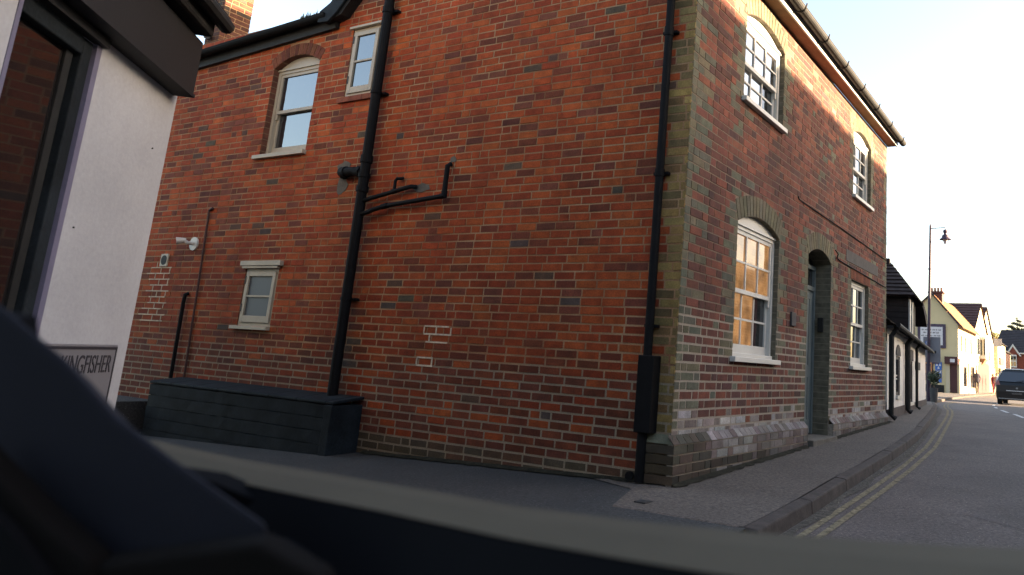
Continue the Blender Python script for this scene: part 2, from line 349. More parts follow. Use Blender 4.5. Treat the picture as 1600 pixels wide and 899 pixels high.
# alley tarmac
AY = [-9, -6, -4.5, -3.2, -2.2, -1.5, -1.0, -.5, 0, .2]
m = MB(); AX = [-14, -11, -8, -6, -4.5, -3, -2, -1.2, -.6, -.25, 0, .35, .7, 1.02]
AY = [-9, -6, -4.5, -3.2, -3, -2.2, -1.6, -1.3, -1.0, -.9, -.6, -.3, 0, .2]
for i in range(len(AY)-1):
    for j in range(len(AX)-1):
        if AY[i+1] <= -3.2 and AX[j+1] > -1.19: continue
        q = [(AX[j], AY[i]), (AX[j+1], AY[i]), (AX[j+1], AY[i+1]), (AX[j], AY[i+1])]
        m.poly([(x, yy, gz(min(x, 0), yy)-(.005 if yy > -2 else .02)) for x, yy in q])
struct(m.build('alley', 'alley'))
# gutter grit, yellow lines
struct(strip('gutter_dirt', 'grit', YS[:17], lambda y: kx(y)+.02, lambda y: kx(y)+.10+.03*math.sin(y*5), lambda x, y: gz(x, y)-.0945))
yl = lambda y: ipl(y, [-.9, -.4, 1.5, 3.2, 5.3, 7.5, 12.5, 15.5, 17.8, 23.7, 30], [1.24, 1.22, 1.17, 1.10, .97, .71, .08, -.38, -.84, -1.78, -2.4])
for k, off in enumerate((0, .105)):
    o = strip('yellow_line', 'yellow', [-.9]+YS[1:20], lambda y: yl(y)+off-.025, lambda y: yl(y)+off+.025, lambda x, y: gz(x, y)-.0955)
    o.location.z = .0
    struct(o)
for (a, b) in (((1.47, 14.5), (1.10, 16.4)), ((.86, 17.4), (.48, 19.7)), ((.10, 22.2), (-.2, 24.6)), ((-.5, 27), (-.78, 30)), ((-1.0, 33), (-1.2, 37))):
    m = MB(); d = (Vector(b)-Vector(a)).normalized(); nn = Vector((-d.y, d.x))*.05; q = [Vector(a)-nn, Vector(a)+nn, Vector(b)+nn, Vector(b)-nn]
    m.poly([(p.x, p.y, gz(p.x, p.y)-.095) for p in q]); struct(m.build('centre_line_dash', 'lines'))
m = MB(); q = [(2.0, 1.0), (2.7, .6), (3.3, 1.6), (2.6, 2.1), (2.1, 1.5)]; m.poly([(x, yy, gz(x, yy)-.0985) for x, yy in q]); struct(m.build('road_patch', 'patch'))

# ------------------------------------------------------------------ brickwork generator
CH = .075
RED = [(.385, .078, .020), (.42, .092, .024), (.335, .064, .019), (.365, .072, .021), (.31, .059, .019), (.44, .108, .028)]
DARK = [(.20, .048, .022), (.22, .052, .022), (.165, .046, .026), (.235, .056, .024)]
GREY = [(.11, .078, .052), (.105, .070, .058), (.13, .085, .052), (.14, .07, .045)]
def jit(c, a=.12):
    k = .66*(1+random.uniform(-a, a)); return tuple(max(.004, x*k*(1+random.uniform(-.05, .05))) for x in c)
class Opening:
    def __init__(s, u0, u1, z0, zs, zc, t=.22):
        s.u0, s.u1, s.z0, s.zs, s.zc, s.t = u0, u1, z0, zs, zc, t
        h = zc-zs; s.arch = h > .005; s.uc = (u0+u1)/2
        if s.arch:
            w2 = (u1-u0)/2; s.R = (w2*w2+h*h)/(2*h); s.zo = zc-s.R
    def top(s, u):
        return s.zo+math.sqrt(max(0, s.R**2-(u-s.uc)**2)) if s.arch else s.zs
    def block(s, z):
        if s.z0-.001 < z < s.zs: return (s.u0, s.u1)
        if s.arch:
            Ro = s.R+s.t
            if s.zs <= z < s.zo+Ro:
                th = math.asin((s.uc-s.u0)/s.R); ul = Ro*math.sin(th)
                hw = min(math.sqrt(max(0, Ro**2-(z-s.zo)**2)), ul if z > s.zo+Ro*math.cos(th) else (z-s.zo)*math.tan(th))
                return (s.uc-hw, s.uc+hw)
        elif s.t and s.zs <= z < s.zs+s.t:
            return (s.u0-.06, s.u1+.06)
        return None
def courses(u0, u1, zb, zt, ops, colfn, jointfn, bond='stretcher', bl=.225, skip=None):
    out = []; k = 0; z = zb
    while z < zt-.02:
        z1 = min(z+CH, zt); zc = (z+z1)/2; jt = jointfn(zc)
        segs = [(u0, u1)]
        for op in ops:
            b = op.block(zc)
            if b:
                ns = []
                for a, c in segs:
                    if b[1] <= a or b[0] >= c: ns.append((a, c))
                    else:
                        if b[0]-a > .02: ns.append((a, b[0]))
                        if c-b[1] > .02: ns.append((b[1], c))
                segs = ns
        if skip:
            segs = [q for s_ in segs for q in skip(s_, zc)]
        cuts = []; u = u0 - (bl/2 if k % 2 else 0) - random.uniform(0, .03)
        i = 0
        while u < u1+bl:
            cuts.append(u)
            if bond == 'flemish': u += (bl if (i+k) % 2 else bl/2)
            else: u += bl if random.random() > .13 else bl*.5
            u += random.uniform(-.006, .006); i += 1
        for a, c in segs:
            cs = [x for x in cuts if a+.035 < x < c-.035]; cs = [a]+cs+[c]
            for x0, x1 in zip(cs[:-1], cs[1:]):
                if x1-x0 < .02: continue
                e0 = jt/2 if x0 > a+1e-6 else (0 if a > u0 else 0); e1 = jt/2 if x1 < c-1e-6 else 0
                w_ = random.uniform(-.0015, .0015)
                col = colfn((x0+x1)/2, zc, x1-x0)
                out.append(([(x0+e0, z+jt/2+w_), (x1-e1, z+jt/2-w_), (x1-e1, z1-jt/2-w_), (x0+e0, z1-jt/2+w_)], random.uniform(-.0015, .003), col))
        z = z1; k += 1
    return out
def voussoirs(op, colfn, n=None, zmax=None):
    out = []
    if op.arch:
        th = math.asin((op.uc-op.u0)/op.R); n = n or max(8, int(2*th*op.R/.072)); Ro = op.R+op.t
        for i in range(n):
            a0 = -th+2*th*i/n+.0035/op.R; a1 = -th+2*th*(i+1)/n-.0035/op.R
            q = [(op.uc+r*math.sin(a), op.zo+r*math.cos(a)) for r, a in ((op.R, a0), (op.R, a1), (Ro, a1), (Ro, a0))]
            if zmax: q = [(u, min(z, zmax)) for u, z in q]
            out.append((q, .003, colfn(op.uc, op.zc, .07)))
    else:
        u = op.u0-.06; e = op.u1+.06
        while u < e-.02:
            out.append(([(u+.004, op.zs+.002), (u+.068, op.zs+.002), (u+.068, op.zs+op.t-.005), (u+.004, op.zs+op.t-.005)], .003, colfn(u, op.zs, .07))); u += .072
    return out
def brick_mesh(mb, F, b):
    q, pr, col = b; cu = sum(p[0] for p in q)/4; cz = sum(p[1] for p in q)/4
    back = [F(u, -.012, z) for u, z in q]
    fr = [F(u+(.003 if u < cu else -.003), .001+pr, z+(.0025 if z < cz else -.0025)) for u, z in q]
    mb.add(back+fr, [(4, 5, 6, 7), (0, 1, 5, 4), (1, 2, 6, 5), (2, 3, 7, 6), (3, 0, 4, 7)], col)
def slab(F, u0, u1, zb, zt, ops, depth, mortar_n=-.0012):
    """mortar face with holes; returns (front MB, reveal MB)"""
    f = MB(); rv = [MB() for _ in ops]; cuts = {u0, u1}
    for op in ops:
        for i in range(11): cuts.add(op.u0+(op.u1-op.u0)*i/10)
    cuts = sorted(c for c in cuts if u0 <= c <= u1)
    for a, b in zip(cuts[:-1], cuts[1:]):
        mid = (a+b)/2; hs = sorted([op for op in ops if op.u0 < mid < op.u1], key=lambda o: o.z0)
        za, zb_ = zb, zb
        for op in hs:
            f.poly([F(a, mortar_n, za), F(b, mortar_n, zb_), F(b, mortar_n, op.z0), F(a, mortar_n, op.z0)])
            za, zb_ = op.top(a), op.top(b)
            r_ = rv[ops.index(op)]
            r_.poly([F(a, mortar_n, za), F(a, -depth, za), F(b, -depth, zb_), F(b, mortar_n, zb_)])
            r_.poly([F(a, mortar_n, op.z0), F(b, mortar_n, op.z0), F(b, -depth, op.z0), F(a, -depth, op.z0)])
        f.poly([F(a, mortar_n, za), F(b, mortar_n, zb_), F(b, mortar_n, zt), F(a, mortar_n, zt)])
    for op in ops:
        for u in (op.u0, op.u1):
            rv[ops.index(op)].poly([F(u, mortar_n, op.z0), F(u, -depth, op.z0), F(u, -depth, op.top(u)), F(u, mortar_n, op.top(u))])
    return f, rv

# ------------------------------------------------------------------ the corner house
FS = lambda u, n, z: (u, -n, z)       # side wall: u = world x (negative), outward = -Y
FF = lambda u, n, z: (n, u, z)        # front wall: u = world y, outward = +X
house = thing('brick_house', 'large red brick corner house with white sash windows and buff brick dressings', 'house')
sops = [Opening(-5.92, -5.05, 3.07, 4.20, 4.33, .15), Opening(-4.51, -4.03, 3.66, 4.49, 4.49, .0), Opening(-5.78, -5.17, 1.04, 1.70, 1.70, .0)]
fops = [Opening(1.08, 2.16, 3.50, 4.39, 4.51, .19), Opening(5.03, 6.02, 3.42, 4.36, 4.47, .19), Opening(1.08, 2.18, 1.00, 2.28, 2.40, .21),
        Opening(5.02, 5.95, 1.02, 2.22, 2.22, .15), Opening(3.15, 4.06, .16, 2.28, 2.40, .21)]
def side_col(u, z, w_):
    # buff quoins at the arris
    kq = int(z/CH)
    if u > -.20:
        if z < .28: return jit(random.choice([(.13, .08, .045), (.12, .095, .05)]))
        if u > -.115 or kq % 2 == 0: return jit(random.choice([(.40, .265, .09), (.35, .225, .075), (.30, .205, .08), (.24, .165, .07)]), .14)
        return jit(random.choice([(.21, .145, .062), (.24, .13, .055), (.18, .12, .05)]))
    if u < -2.7 and .0 < z+.04*u*-1 and z < .05: return jit((.10, .068, .038), .25)
    if z < .05: return jit(random.choice([(.12, .065, .036), (.13, .058, .032), (.10, .07, .042)]))
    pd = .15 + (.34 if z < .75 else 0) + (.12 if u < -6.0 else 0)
    r = random.random()
    if 1.2 < z < 3.0 and -3.4 < u < -.5: pg = .040
    else: pg = .012
    if r < pg: return jit(random.choice(GREY))
    if r < pg+pd: return jit(random.choice(DARK if z < 1.1 or random.random() < .6 else [(.24, .065, .035)]))
    c = random.choice(RED)
    if z < 1.0 and random.random() < .4: c = random.choice([(.20, .058, .026), (.18, .050, .024)])
    k = .78 + .30*min(1, max(0, (z-.1)/3.0))  # shade at the wall foot painted into the bricks, darker lower down
    if -5.9 < u < -4.0 and z > 3: k *= 1.05
    return jit((c[0]*k*1.06, c[1]*k*.90, c[2]*k*.80), .09)
def front_col(u, z, w_):
    kq = int(z/CH); buff = [(.150, .146, .098), (.128, .132, .092), (.170, .148, .090), (.118, .122, .088)]
    def near(op, d): return op.z0-.02 < z < op.zc+.18 and (op.u0-d < u < op.u0 or op.u1 < u < op.u1+d)
    d = (.12, .23)[kq // 2 % 2]
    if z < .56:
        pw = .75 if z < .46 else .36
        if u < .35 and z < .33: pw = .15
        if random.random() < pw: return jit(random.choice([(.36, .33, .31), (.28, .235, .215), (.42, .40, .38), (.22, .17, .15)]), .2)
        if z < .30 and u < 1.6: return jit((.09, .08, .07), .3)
    if u < (.20, .33)[kq % 2 if z > 1 else kq // 2 % 2] or u > 6.95: return jit(random.choice(buff), .15)
    for op in fops:
        if near(op, d): return jit(random.choice(buff), .15)
    if random.random() < .30: return jit(random.choice([(.095, .040, .034), (.12, .043, .032)]))
    if random.random() < .06: return jit(random.choice(buff))
    c = random.choice([(.19, .058, .038), (.215, .066, .040), (.165, .052, .035), (.14, .046, .032), (.235, .072, .040)])
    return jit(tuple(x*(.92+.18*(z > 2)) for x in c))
buffv = lambda u, z, w_: jit(random.choice([(.155, .138, .085), (.14, .130, .086), (.168, .145, .088)]), .10)
redv = lambda u, z, w_: jit(random.choice([(.20, .055, .026), (.165, .045, .024), (.225, .068, .03)]), .15)
# bed joints at z = k * 0.075
sj = lambda z: .010 if z > 1.2 else .0135
fj = lambda z: .0075 if z > 1.35 else .014
sb_ = courses(-10.5, 0, -.375, 4.8, sops, side_col, sj)
sb_ += voussoirs(sops[0], redv, zmax=4.5)
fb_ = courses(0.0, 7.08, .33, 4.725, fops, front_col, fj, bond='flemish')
for i_, op in enumerate(fops): fb_ += voussoirs(op, redv if i_ == 3 else buffv, zmax=4.72)
allb = [('s', b) for b in sb_] + [('f', b) for b in fb_]
def appsize(wb):
    wch, b = wb; q = b[0]; F = FS if wch == 's' else FF
    P = [Vector(F(u, 0, z)) for u, z in q]; c = sum(P, Vector())/4; v = c-CAM; d = v.length
    # only bricks well inside the frame count
    f_ = v.dot(fwd); x = v.dot(right)/f_*1181.67+1056.8; y = v.dot(down)/f_*1181.67+331.9
    if not (8 < x < 1590 and 5 < y < 770): return -1
    n = Vector((0, 1, 0)) if wch == 's' else Vector((1, 0, 0))
    area = (P[1]-P[0]).cross(P[2]-P[0]).length
    return area*abs(v.normalized().dot(n))/d**2
rank = sorted(range(len(allb)), key=lambda i: -appsize(allb[i]))
single = set(rank[:296])
f, rv = slab(FS, -10.5, -.002, -.45, 4.8, sops, .22)
side = f.build('side_wall', 'mortar', house); [r_.build('window_reveal', 'reveal', side) for r_ in rv]
f, rv = slab(FF, .002, 7.08, -.1, 4.73, fops, .30)
front = f.build('front_wall', 'mortar_front', house); [r_.build('window_reveal', 'reveal_buff', front) for r_ in rv]
ms, mf = MB(), MB()
for i, (wch, b) in enumerate(allb):
    F = FS if wch == 's' else FF
    if i in single:
        mb = MB(); brick_mesh(mb, F, b); mb.build('brick', 'brick', side if wch == 's' else front)
    else: brick_mesh(ms if wch == 's' else mf, F, b)
stuff(ms.build('brickwork', 'brick', side)); stuff(mf.build('brickwork', 'brick', front))
# projecting plinth on the front with a weathered course
m = MB()
pc = lambda u, z_=1: jit(random.choice([(.21, .18, .165), (.27, .24, .225), (.23, .185, .17), (.30, .275, .26), (.17, .12, .105)]), .18) if u > .5 and z_ else jit(random.choice([(.085, .075, .055), (.10, .07, .05)]), .25)
for (a0, a1) in ((-.06, 3.13), (4.08, 7.08)):
    z = gz(0, a0)-.05; k = 0
    for zc in [-.075+.075*i for i in range(5)]:
        u = a0; k += 1; i = 0
        if zc+.075 < gz(0, a1)-.06 and zc+.075 < gz(0, a0)-.1: continue
        while u < a1-.02:
            e = min(u+(.225 if (i+k) % 2 else .112), a1)
            c = pc(u, zc > .12 or u > 1.7 or random.random() < .2); c = tuple(x*.62 for x in c) if zc < gz(0, u)+.06 else c; q = [(u+.005, zc+.006), (e-.005, zc+.006), (e-.005, zc+.068), (u+.005, zc+.068)]
            mb = m; cu = (q[0][0]+q[1][0])/2
            mb.add([FF(a, .045, b_) for a, b_ in q]+[FF(a, .060+random.uniform(-.002, .002), b_) for a, b_ in q], [(4, 5, 6, 7), (0, 1, 5, 4), (1, 2, 6, 5), (2, 3, 7, 6), (3, 0, 4, 7)], c)
            u = e; i += 1
    u = a0; i = 0
    while u < a1-.02:     # chamfered top course
        e = min(u+.112, a1); c = pc(u)
        m.add([FF(u+.004, .060, .303), FF(e-.004, .060, .303), FF(e-.004, .002, .368), FF(u+.004, .002, .368), FF(u+.004, .046, .303), FF(e-.004, .046, .303)],
              [(0, 1, 2, 3), (0, 4, 5, 1), (0, 3, 4), (1, 5, 2)], c); u = e
stuff(m.build('plinth', 'brick', front))
m = MB()
for (a0, a1) in ((-.055, 3.13), (4.08, 7.08)):
    m.fbox(FF, (a0+.004, .003, -.2), (a1-.004, .050, .298)); m.add([FF(a0, .052, .30), FF(a1, .052, .30), FF(a1, -.003, .360), FF(a0, -.003, .360)], [(0, 1, 2, 3)])
m.build('plinth_backing', 'mortar_front', front)
m = MB()   # plinth returning round the corner
for k in range(5):
    zz = -.075+k*.075
    m.add([(-.20, -.035, zz+.006), (.058, -.035, zz+.006), (.058, -.035, zz+.068), (-.20, -.035, zz+.068), (-.20, -.057, zz+.006), (.060, -.057, zz+.006), (.060, -.057, zz+.068), (-.20, -.057, zz+.068)],
          [(4, 5, 6, 7), (0, 1, 5, 4), (1, 2, 6, 5), (2, 3, 7, 6), (3, 0, 4, 7)], jit(random.choice([(.085, .060, .036), (.10, .055, .035), (.07, .06, .04)]), .2))
m.add([(-.20, -.057, .303), (.060, -.057, .303), (.01, -.003, .368), (-.20, -.003, .368)], [(0, 1, 2, 3)], (.12, .12, .08))
stuff(m.build('plinth', 'brick', side))
# rear/other walls so no light leaks
m = MB(); m.box((-10.5, 6.86, -.5), (-.3, 7.08, 4.7)); m.box((-10.5, .3, -.5), (-10.28, 6.8, 4.7)); m.box((-10.2, .5, 2.55), (-.4, 6.8, 2.65))
m.build('rear_wall', 'reveal', house)
m = MB(); m.poly([(-4.62, .002, 4.79), (0, .002, 4.79), (0, .002, 4.82), (-2.3, .002, 7.42), (-4.62, .002, 4.80)]); m.poly([(-4.62, 7.0, 4.7), (0, 7.0, 4.7), (-2.3, 7.0, 7.42)])
m.build('gable', 'reveal', house)
# main roof: stepped tile courses
def tiled(mb, e0, e1, r0, r1, n, t=.02):
    """tiled slope between eaves edge e0-e1 and ridge edge r0-r1"""
    e0, e1, r0, r1 = map(Vector, (e0, e1, r0, r1)); nrm = (e1-e0).cross(r0-e0).normalized()
    if nrm.z < 0: nrm = -nrm
    for i in range(n):
        a, b = i/n, (i+1)/n
        A, B, C_, D = e0.lerp(r0, a)+nrm*t, e1.lerp(r1, a)+nrm*t, e1.lerp(r1, b), e0.lerp(r0, b)
        mb.poly([A, B, C_, D]); mb.poly([e0.lerp(r0, a), e1.lerp(r1, a), B, A])
    mb.poly([e0-nrm*.03, e1-nrm*.03, r1-nrm*.03, r0-nrm*.03])
m = MB(); tiled(m, (.19, -.15, 4.80), (.19, 7.15, 4.80), (-2.3, -.15, 7.5), (-2.3, 7.15, 7.5), 22); tiled(m, (-4.85, 7.15, 4.72), (-4.85, -.15, 4.72), (-2.3, 7.15, 7.5), (-2.3, -.15, 7.5), 22)
roof = m.build('roof', 'tile_red', house)
m = MB(); tiled(m, (-10.6, -.06, 4.50), (-4.7, -.06, 4.66), (-10.6, 6.9, 5.1), (-4.7, 6.9, 5.2), 20); m.build('rear_wing_roof', 'slate', house)
# eaves of the front: soffit board, fascia, gutter, brackets
m = MB(); m.add([(.0, -.05, 4.732), (.0, 7.12, 4.732), (.145, 7.12, 4.732), (.145, -.05, 4.732), (.0, -.05, 4.76), (.0, 7.12, 4.76), (.145, 7.12, 4.76), (.145, -.05, 4.76)], [(0, 1, 2, 3), (4, 7, 6, 5), (3, 2, 6, 7), (0, 3, 7, 4), (1, 5, 6, 2)])
m.build('soffit', 'soffit', house)
m = MB(); m.box((.148, -.06, 4.722), (.170, 7.13, 4.83)); m.build('fascia_board', 'white', house)
def gutter(name, p0, p1, r=.055, mat='black', parent=house, out=Vector((1, 0, 0))):
    m = MB(); p0, p1 = Vector(p0), Vector(p1); ax = (p1-p0).normalized(); sgm = 8
    for r_ in (r, r-.006):
        for j in range(sgm):
            a0, a1 = math.pi+math.pi*j/sgm, math.pi+math.pi*(j+1)/sgm
            f_ = lambda a: out*math.cos(a)*r_+Vector((0, 0, 1))*math.sin(a)*r_
            m.poly([p0+f_(a0), p1+f_(a0), p1+f_(a1), p0+f_(a1)])
    for s_ in (-1, 1): m.tube([p0+out*s_*(r-.003), p1+out*s_*(r-.003)], .006, 6)
    m.poly([p0]+[p0+out*math.cos(math.pi+math.pi*j/sgm)*r+Vector((0, 0, 1))*math.sin(math.pi+math.pi*j/sgm)*r for j in range(sgm+1)])
    m.poly([p1]+[p1+out*math.cos(math.pi+math.pi*j/sgm)*r+Vector((0, 0, 1))*math.sin(math.pi+math.pi*j/sgm)*r for j in range(sgm+1)])
    return m.build(name, mat, parent, smooth=False)
g = gutter('gutter', (.245, -.10, 4.845), (.245, 7.2, 4.80), mat='oldblack')
for k in range(9):
    yy = .3+k*.83; m = MB(); z = 4.845-.006*yy
    m.tube([Vector((.245+math.cos(a)*.062, yy, z+math.sin(a)*.062)) for a in [math.pi+math.pi*j/8 for j in range(9)]] + [Vector((.315, yy, z+.03))], .010, 6)
    m.build('gutter_bracket', 'oldblack', g)
# rear wing eaves: board and gutter
m = MB(); m.prism([(-10.5, -.055, 4.30), (-4.78, -.055, 4.545), (-4.78, -.055, 4.66), (-10.5, -.055, 4.44)], (0, .05, 0)); m.build('eaves_board', 'oldblack', house)
gutter('gutter', (-10.5, -.125, 4.46), (-4.86, -.125, 4.70), .062, out=Vector((0, -1, 0)))
# moss in the gutter end
m = MB()
for i in range(40):
    p = Vector((-5.15+random.uniform(-.16, .16), -.13+random.uniform(-.04, .03), 4.70)); h = random.uniform(.03, .09); a = random.uniform(0, 6)
    m.poly([p+Vector((math.cos(a)*.01, math.sin(a)*.01, 0)), p-Vector((math.cos(a)*.01, math.sin(a)*.01, 0)), p+Vector((random.uniform(-.04, .04), 0, h))])
o = stuff(m.build('gutter_moss', 'leaf_mid')); o['label'] = 'tuft of moss growing in the black gutter'
# bargeboard of the gable with its curved foot
m = MB()
pts = [(-4.98, 4.60), (-4.80, 4.585), (-4.66, 4.68), (-2.3, 7.30), (-2.3, 7.52), (-4.80, 4.82), (-4.97, 4.74)]
m.prism([(x, -.16, z) for x, z in pts], (0, .035, 0)); m.build('bargeboard', 'navy', house, bevel=.006)
m = MB(); m.prism([(x, -.125, z) for x, z in [(-4.90, 4.60), (-4.62, 4.66), (-2.3, 7.26), (-2.3, 7.32), (-4.7, 4.72)]], (0, .125, 0)); m.build('verge_soffit', 'oldblack', house)
m = MB(); m.prism([(x, -.14, z) for x, z in [(-2.3, 7.52), (-2.3, 7.30), (.3, 4.60), (.3, 4.84)]], (0, .035, 0)); m.build('bargeboard', 'navy', house)
# chimney
def bbox_bricks(mb, x0, x1, y0, y1, z0, z1, colfn):
    def wall(F, a, b):
        for b_ in courses(a, b, z0, z1, [], colfn, lambda z: .011, bond='flemish'):
            brick_mesh(mb, F, b_)
    wall(lambda u, n, z: (u, y0-n, z), x0, x1); wall(lambda u, n, z: (x1+n, u, z), y0, y1); wall(lambda u, n, z: (u, y1+n, z), x0, x1); wall(lambda u, n, z: (x0-n, u, z), y0, y1)
cy0 = 1.0; CD = .45
m = MB(); m.box((-9.565, cy0+.003, 4.5), (-9.185, cy0+CD-.003, 6.9)); ch = m.build('chimney', 'mortar', house)
m = MB(); bbox_bricks(m, -9.57, -9.18, cy0, cy0+CD, 4.8, 6.9, lambda u, z, w_: jit(random.choice([(.16, .06, .038), (.12, .05, .034), (.18, .075, .045), (.12, .095, .07)]))); stuff(m.build('brickwork', 'brick', ch))
m = MB(); m.tube([(-9.60, cy0-.03, 5.30), (-9.5, cy0-.05, 5.36), (-9.40, cy0-.02, 5.32)], .05, 8); m.tube([(-9.42, cy0-.03, 5.62), (-9.36, cy0-.09, 5.60)], .05, 8); m.build('lead_flashing', 'stone', ch)

# windows ------------------------------------------------------------
def sash_window(parent, F, op, depth, mat='white', cols=3, rows=2, gm='glass', sill=True, split=.5, head=True, horn=True, pane_mats=None, sillw=.05):
    t = MB(); u0, u1, z0, zs = op.u0, op.u1, op.z0, op.zs; n0 = -depth-.05; n1 = -depth
    bw = .045
    t.fbox(F, (u0, n0, z0+.04), (u0+bw, n1, zs)); t.fbox(F, (u1-bw, n0, z0+.04), (u1, n1, zs)); t.fbox(F, (u0+bw, n0, zs-.05), (u1-bw, n1, zs))
    win = t.build('window', mat, parent)
    if op.arch and head:     # curved head board
        m = MB(); k = 12; lo = []; hi = []
        for i in range(k+1):
            u = u0+(u1-u0)*i/k; hi.append((u, max(op.top(u)-.002, zs+.001)))
        pts = [F(u0, n1+.003, zs+.001)] + [F(u, n1+.003, z) for u, z in hi[1:-1]] + [F(u1, n1+.003, zs+.001)]
        d = Vector(F(0, -.04, 0))-Vector(F(0, 0, 0)); m.prism(pts, d); m.build('head_board', mat, win)
        m = MB(); m.fbox(F, (u0+.003, n1, zs-.012), (u1-.003, n1+.018, zs+.012)); m.build('head_moulding', mat, win)
    zm = z0+.05+(zs-.05-z0-.05)*split
    for si, (a, b, dn) in enumerate(((zm-.02, zs-.05, -.012), (z0+.05, zm+.02, -.042))):
        m = MB(); s0, s1 = u0+bw, u1-bw; w_ = .038; nn0, nn1 = -depth+dn-.03, -depth+dn
        bot = .05 if si == 0 else .085
        m.fbox(F, (s0, nn0, a), (s0+w_, nn1, b)); m.fbox(F, (s1-w_, nn0, a), (s1, nn1, b))
        m.fbox(F, (s0+w_, nn0, b-.04), (s1-w_, nn1, b)); m.fbox(F, (s0+w_, nn0, a), (s1-w_, nn1, a+(.04 if si == 0 else bot)))
        if horn and si == 0:
            for hx in (s0+.002, s1-w_+.002): m.fbox(F, (hx, nn0+.004, a-.07), (hx+w_-.004, nn1-.004, a))
        sash = m.build('sash', mat, win)
        ga, gb = a+(.04 if si == 0 else bot), b-.04; gu0, gu1 = s0+w_, s1-w_
        if cols > 1 or rows > 1:
            m = MB()
            for c in range(1, cols): x = gu0+(gu1-gu0)*c/cols; m.fbox(F, (x-.010, nn1-.022, ga), (x+.010, nn1-.002, gb))
            for r in range(1, rows): z = ga+(gb-ga)*r/rows; m.fbox(F, (gu0, nn1-.020, z-.010), (gu1, nn1-.004, z+.010))
            m.build('glazing_bar', mat, win)
        for c in range(cols):
            for r in range(rows):
                m = MB(); x0, x1 = gu0+(gu1-gu0)*c/cols, gu0+(gu1-gu0)*(c+1)/cols; y0, y1 = ga+(gb-ga)*r/rows, ga+(gb-ga)*(r+1)/rows
                tl = random.uniform(-.0015, .0015)
                m.poly([F(x0, nn1-.016+tl, y0), F(x1, nn1-.016-tl, y0), F(x1, nn1-.016-tl, y1), F(x0, nn1-.016+tl, y1)])
                pm = pane_mats(si, c, r) if pane_mats else gm
                m.build('pane', pm, win)
    if sill:
        m = MB(); m.fbox(F, (u0-sillw, -depth-.05, z0-.035), (u1+sillw*.4, .055, z0+.012)); m.fbox(F, (u0+.002, n0, z0+.012), (u1-.002, n1+.02, z0+.05)); m.build('sill', mat, win, bevel=.004)
    return win
brt = lambda si, c, r: 'glass_front' if (si == 0 or c < 2) else 'glass_dim'
mixd = lambda si, c, r: 'glass_front' if (si == 0 and c == 0) else 'glass'
glowing = lambda si, c, r: 'reflection_glow' if ((si == 0 and True) or (si == 1 and c < 2)) else 'glass_dim'  # panes that carry the painted amber reflection
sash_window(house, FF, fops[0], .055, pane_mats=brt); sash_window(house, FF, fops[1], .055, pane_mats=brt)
sash_window(house, FF, fops[2], .055, pane_mats=glowing); sash_window(house, FF, fops[3], .055, pane_mats=mixd)
# big plain sash on the side
sash_window(house, FS, sops[0], .075, 'cream_paint', 1, 1, sillw=.06, split=.52)
m = MB()
for z_a, z_b, n_ in ((3.12, 3.64, -.165), (3.66, 4.16, -.13)): m.fbox(FS, (-5.80, n_, z_a+.06), (-5.72, n_+.012, z_b-.02))
m.build('curtain', 'stone', house)
def casement(F, op, mat, depth=.02, lintel=False, sillmat=None, gm='glass'):
    u0, u1, z0, z1 = op.u0, op.u1, op.z0, op.zs; m = MB(); n0, n1 = -depth-.05, -depth
    for a, b in (((u0, z0), (u0+.035, z1)), ((u1-.035, z0), (u1, z1)), ((u0+.035, z1-.035), (u1-.035, z1)), ((u0+.035, z0), (u1-.035, z0+.04))): m.fbox(F, (a[0], n0, a[1]), (b[0], n1, b[1]))
    win = m.build('window', mat, house)
    m = MB(); a0, a1, b0, b1 = u0+.038, u1-.038, z0+.043, z1-.038; w_ = .05; q0, q1 = n0, n1+.018
    m.fbox(F, (a0, q0, b0), (a0+w_, q1, b1)); m.fbox(F, (a1-w_, q0, b0), (a1, q1, b1)); m.fbox(F, (a0+w_, q0, b1-w_), (a1-w_, q1, b1)); m.fbox(F, (a0+w_, q0, b0), (a1-w_, q1, b0+w_*1.5))
    m.build('casement', mat, win, bevel=.003)
    zm = (b0+b1)/2+.01; m = MB(); m.fbox(F, (a0+w_, q0+.02, zm-.010), (a1-w_, q1-.004, zm+.010)); m.build('glazing_bar', mat, win)
    for za, zb in ((b0+w_*1.5, zm-.01), (zm+.01, b1-w_)):
        m = MB(); m.poly([F(a0+w_, q1-.02, za), F(a1-w_, q1-.02, za), F(a1-w_, q1-.02, zb), F(a0+w_, q1-.02, zb)]); m.build('pane', gm, win)
    for hz in (b0+.12, b1-.14):
        m = MB(); m.fbox(F, (u0+.03, q1-.002, hz), (u0+.045, q1+.006, hz+.09)); m.build('hinge', 'iron', win)
    m = MB(); m.fbox(F, (u0-.03, -.03, z1+.001), (u1+.02, .04, z1+.028)); m.build('drip_board', mat, win, bevel=.003)
    if lintel:
        m = MB(); m.fbox(F, (u0-.06, -.02, z1+.03), (u1+.07, .05, z1+.085)); m.build('lintel', mat, win, bevel=.004)
        m = MB(); m.fbox(F, (u0-.06, -.03, z0-.04), (u1+.01, .055, z0-.001)); m.build('sill', mat, win, bevel=.004)
    else:
        m = MB()
        for i in range(3): m.fbox(F, (u0-.07+i*.21, -.02, z0-.065), (u0-.07+(i+1)*.21-.006, .035, z0-.004), jit((.30, .09, .05)))
        m.build('tile_sill', 'brick', win)
    return win
casement(FS, sops[1], 'cream_paint', .01); casement(FS, sops[2], 'cream_paint', .01, lintel=True, gm='glass_frost')

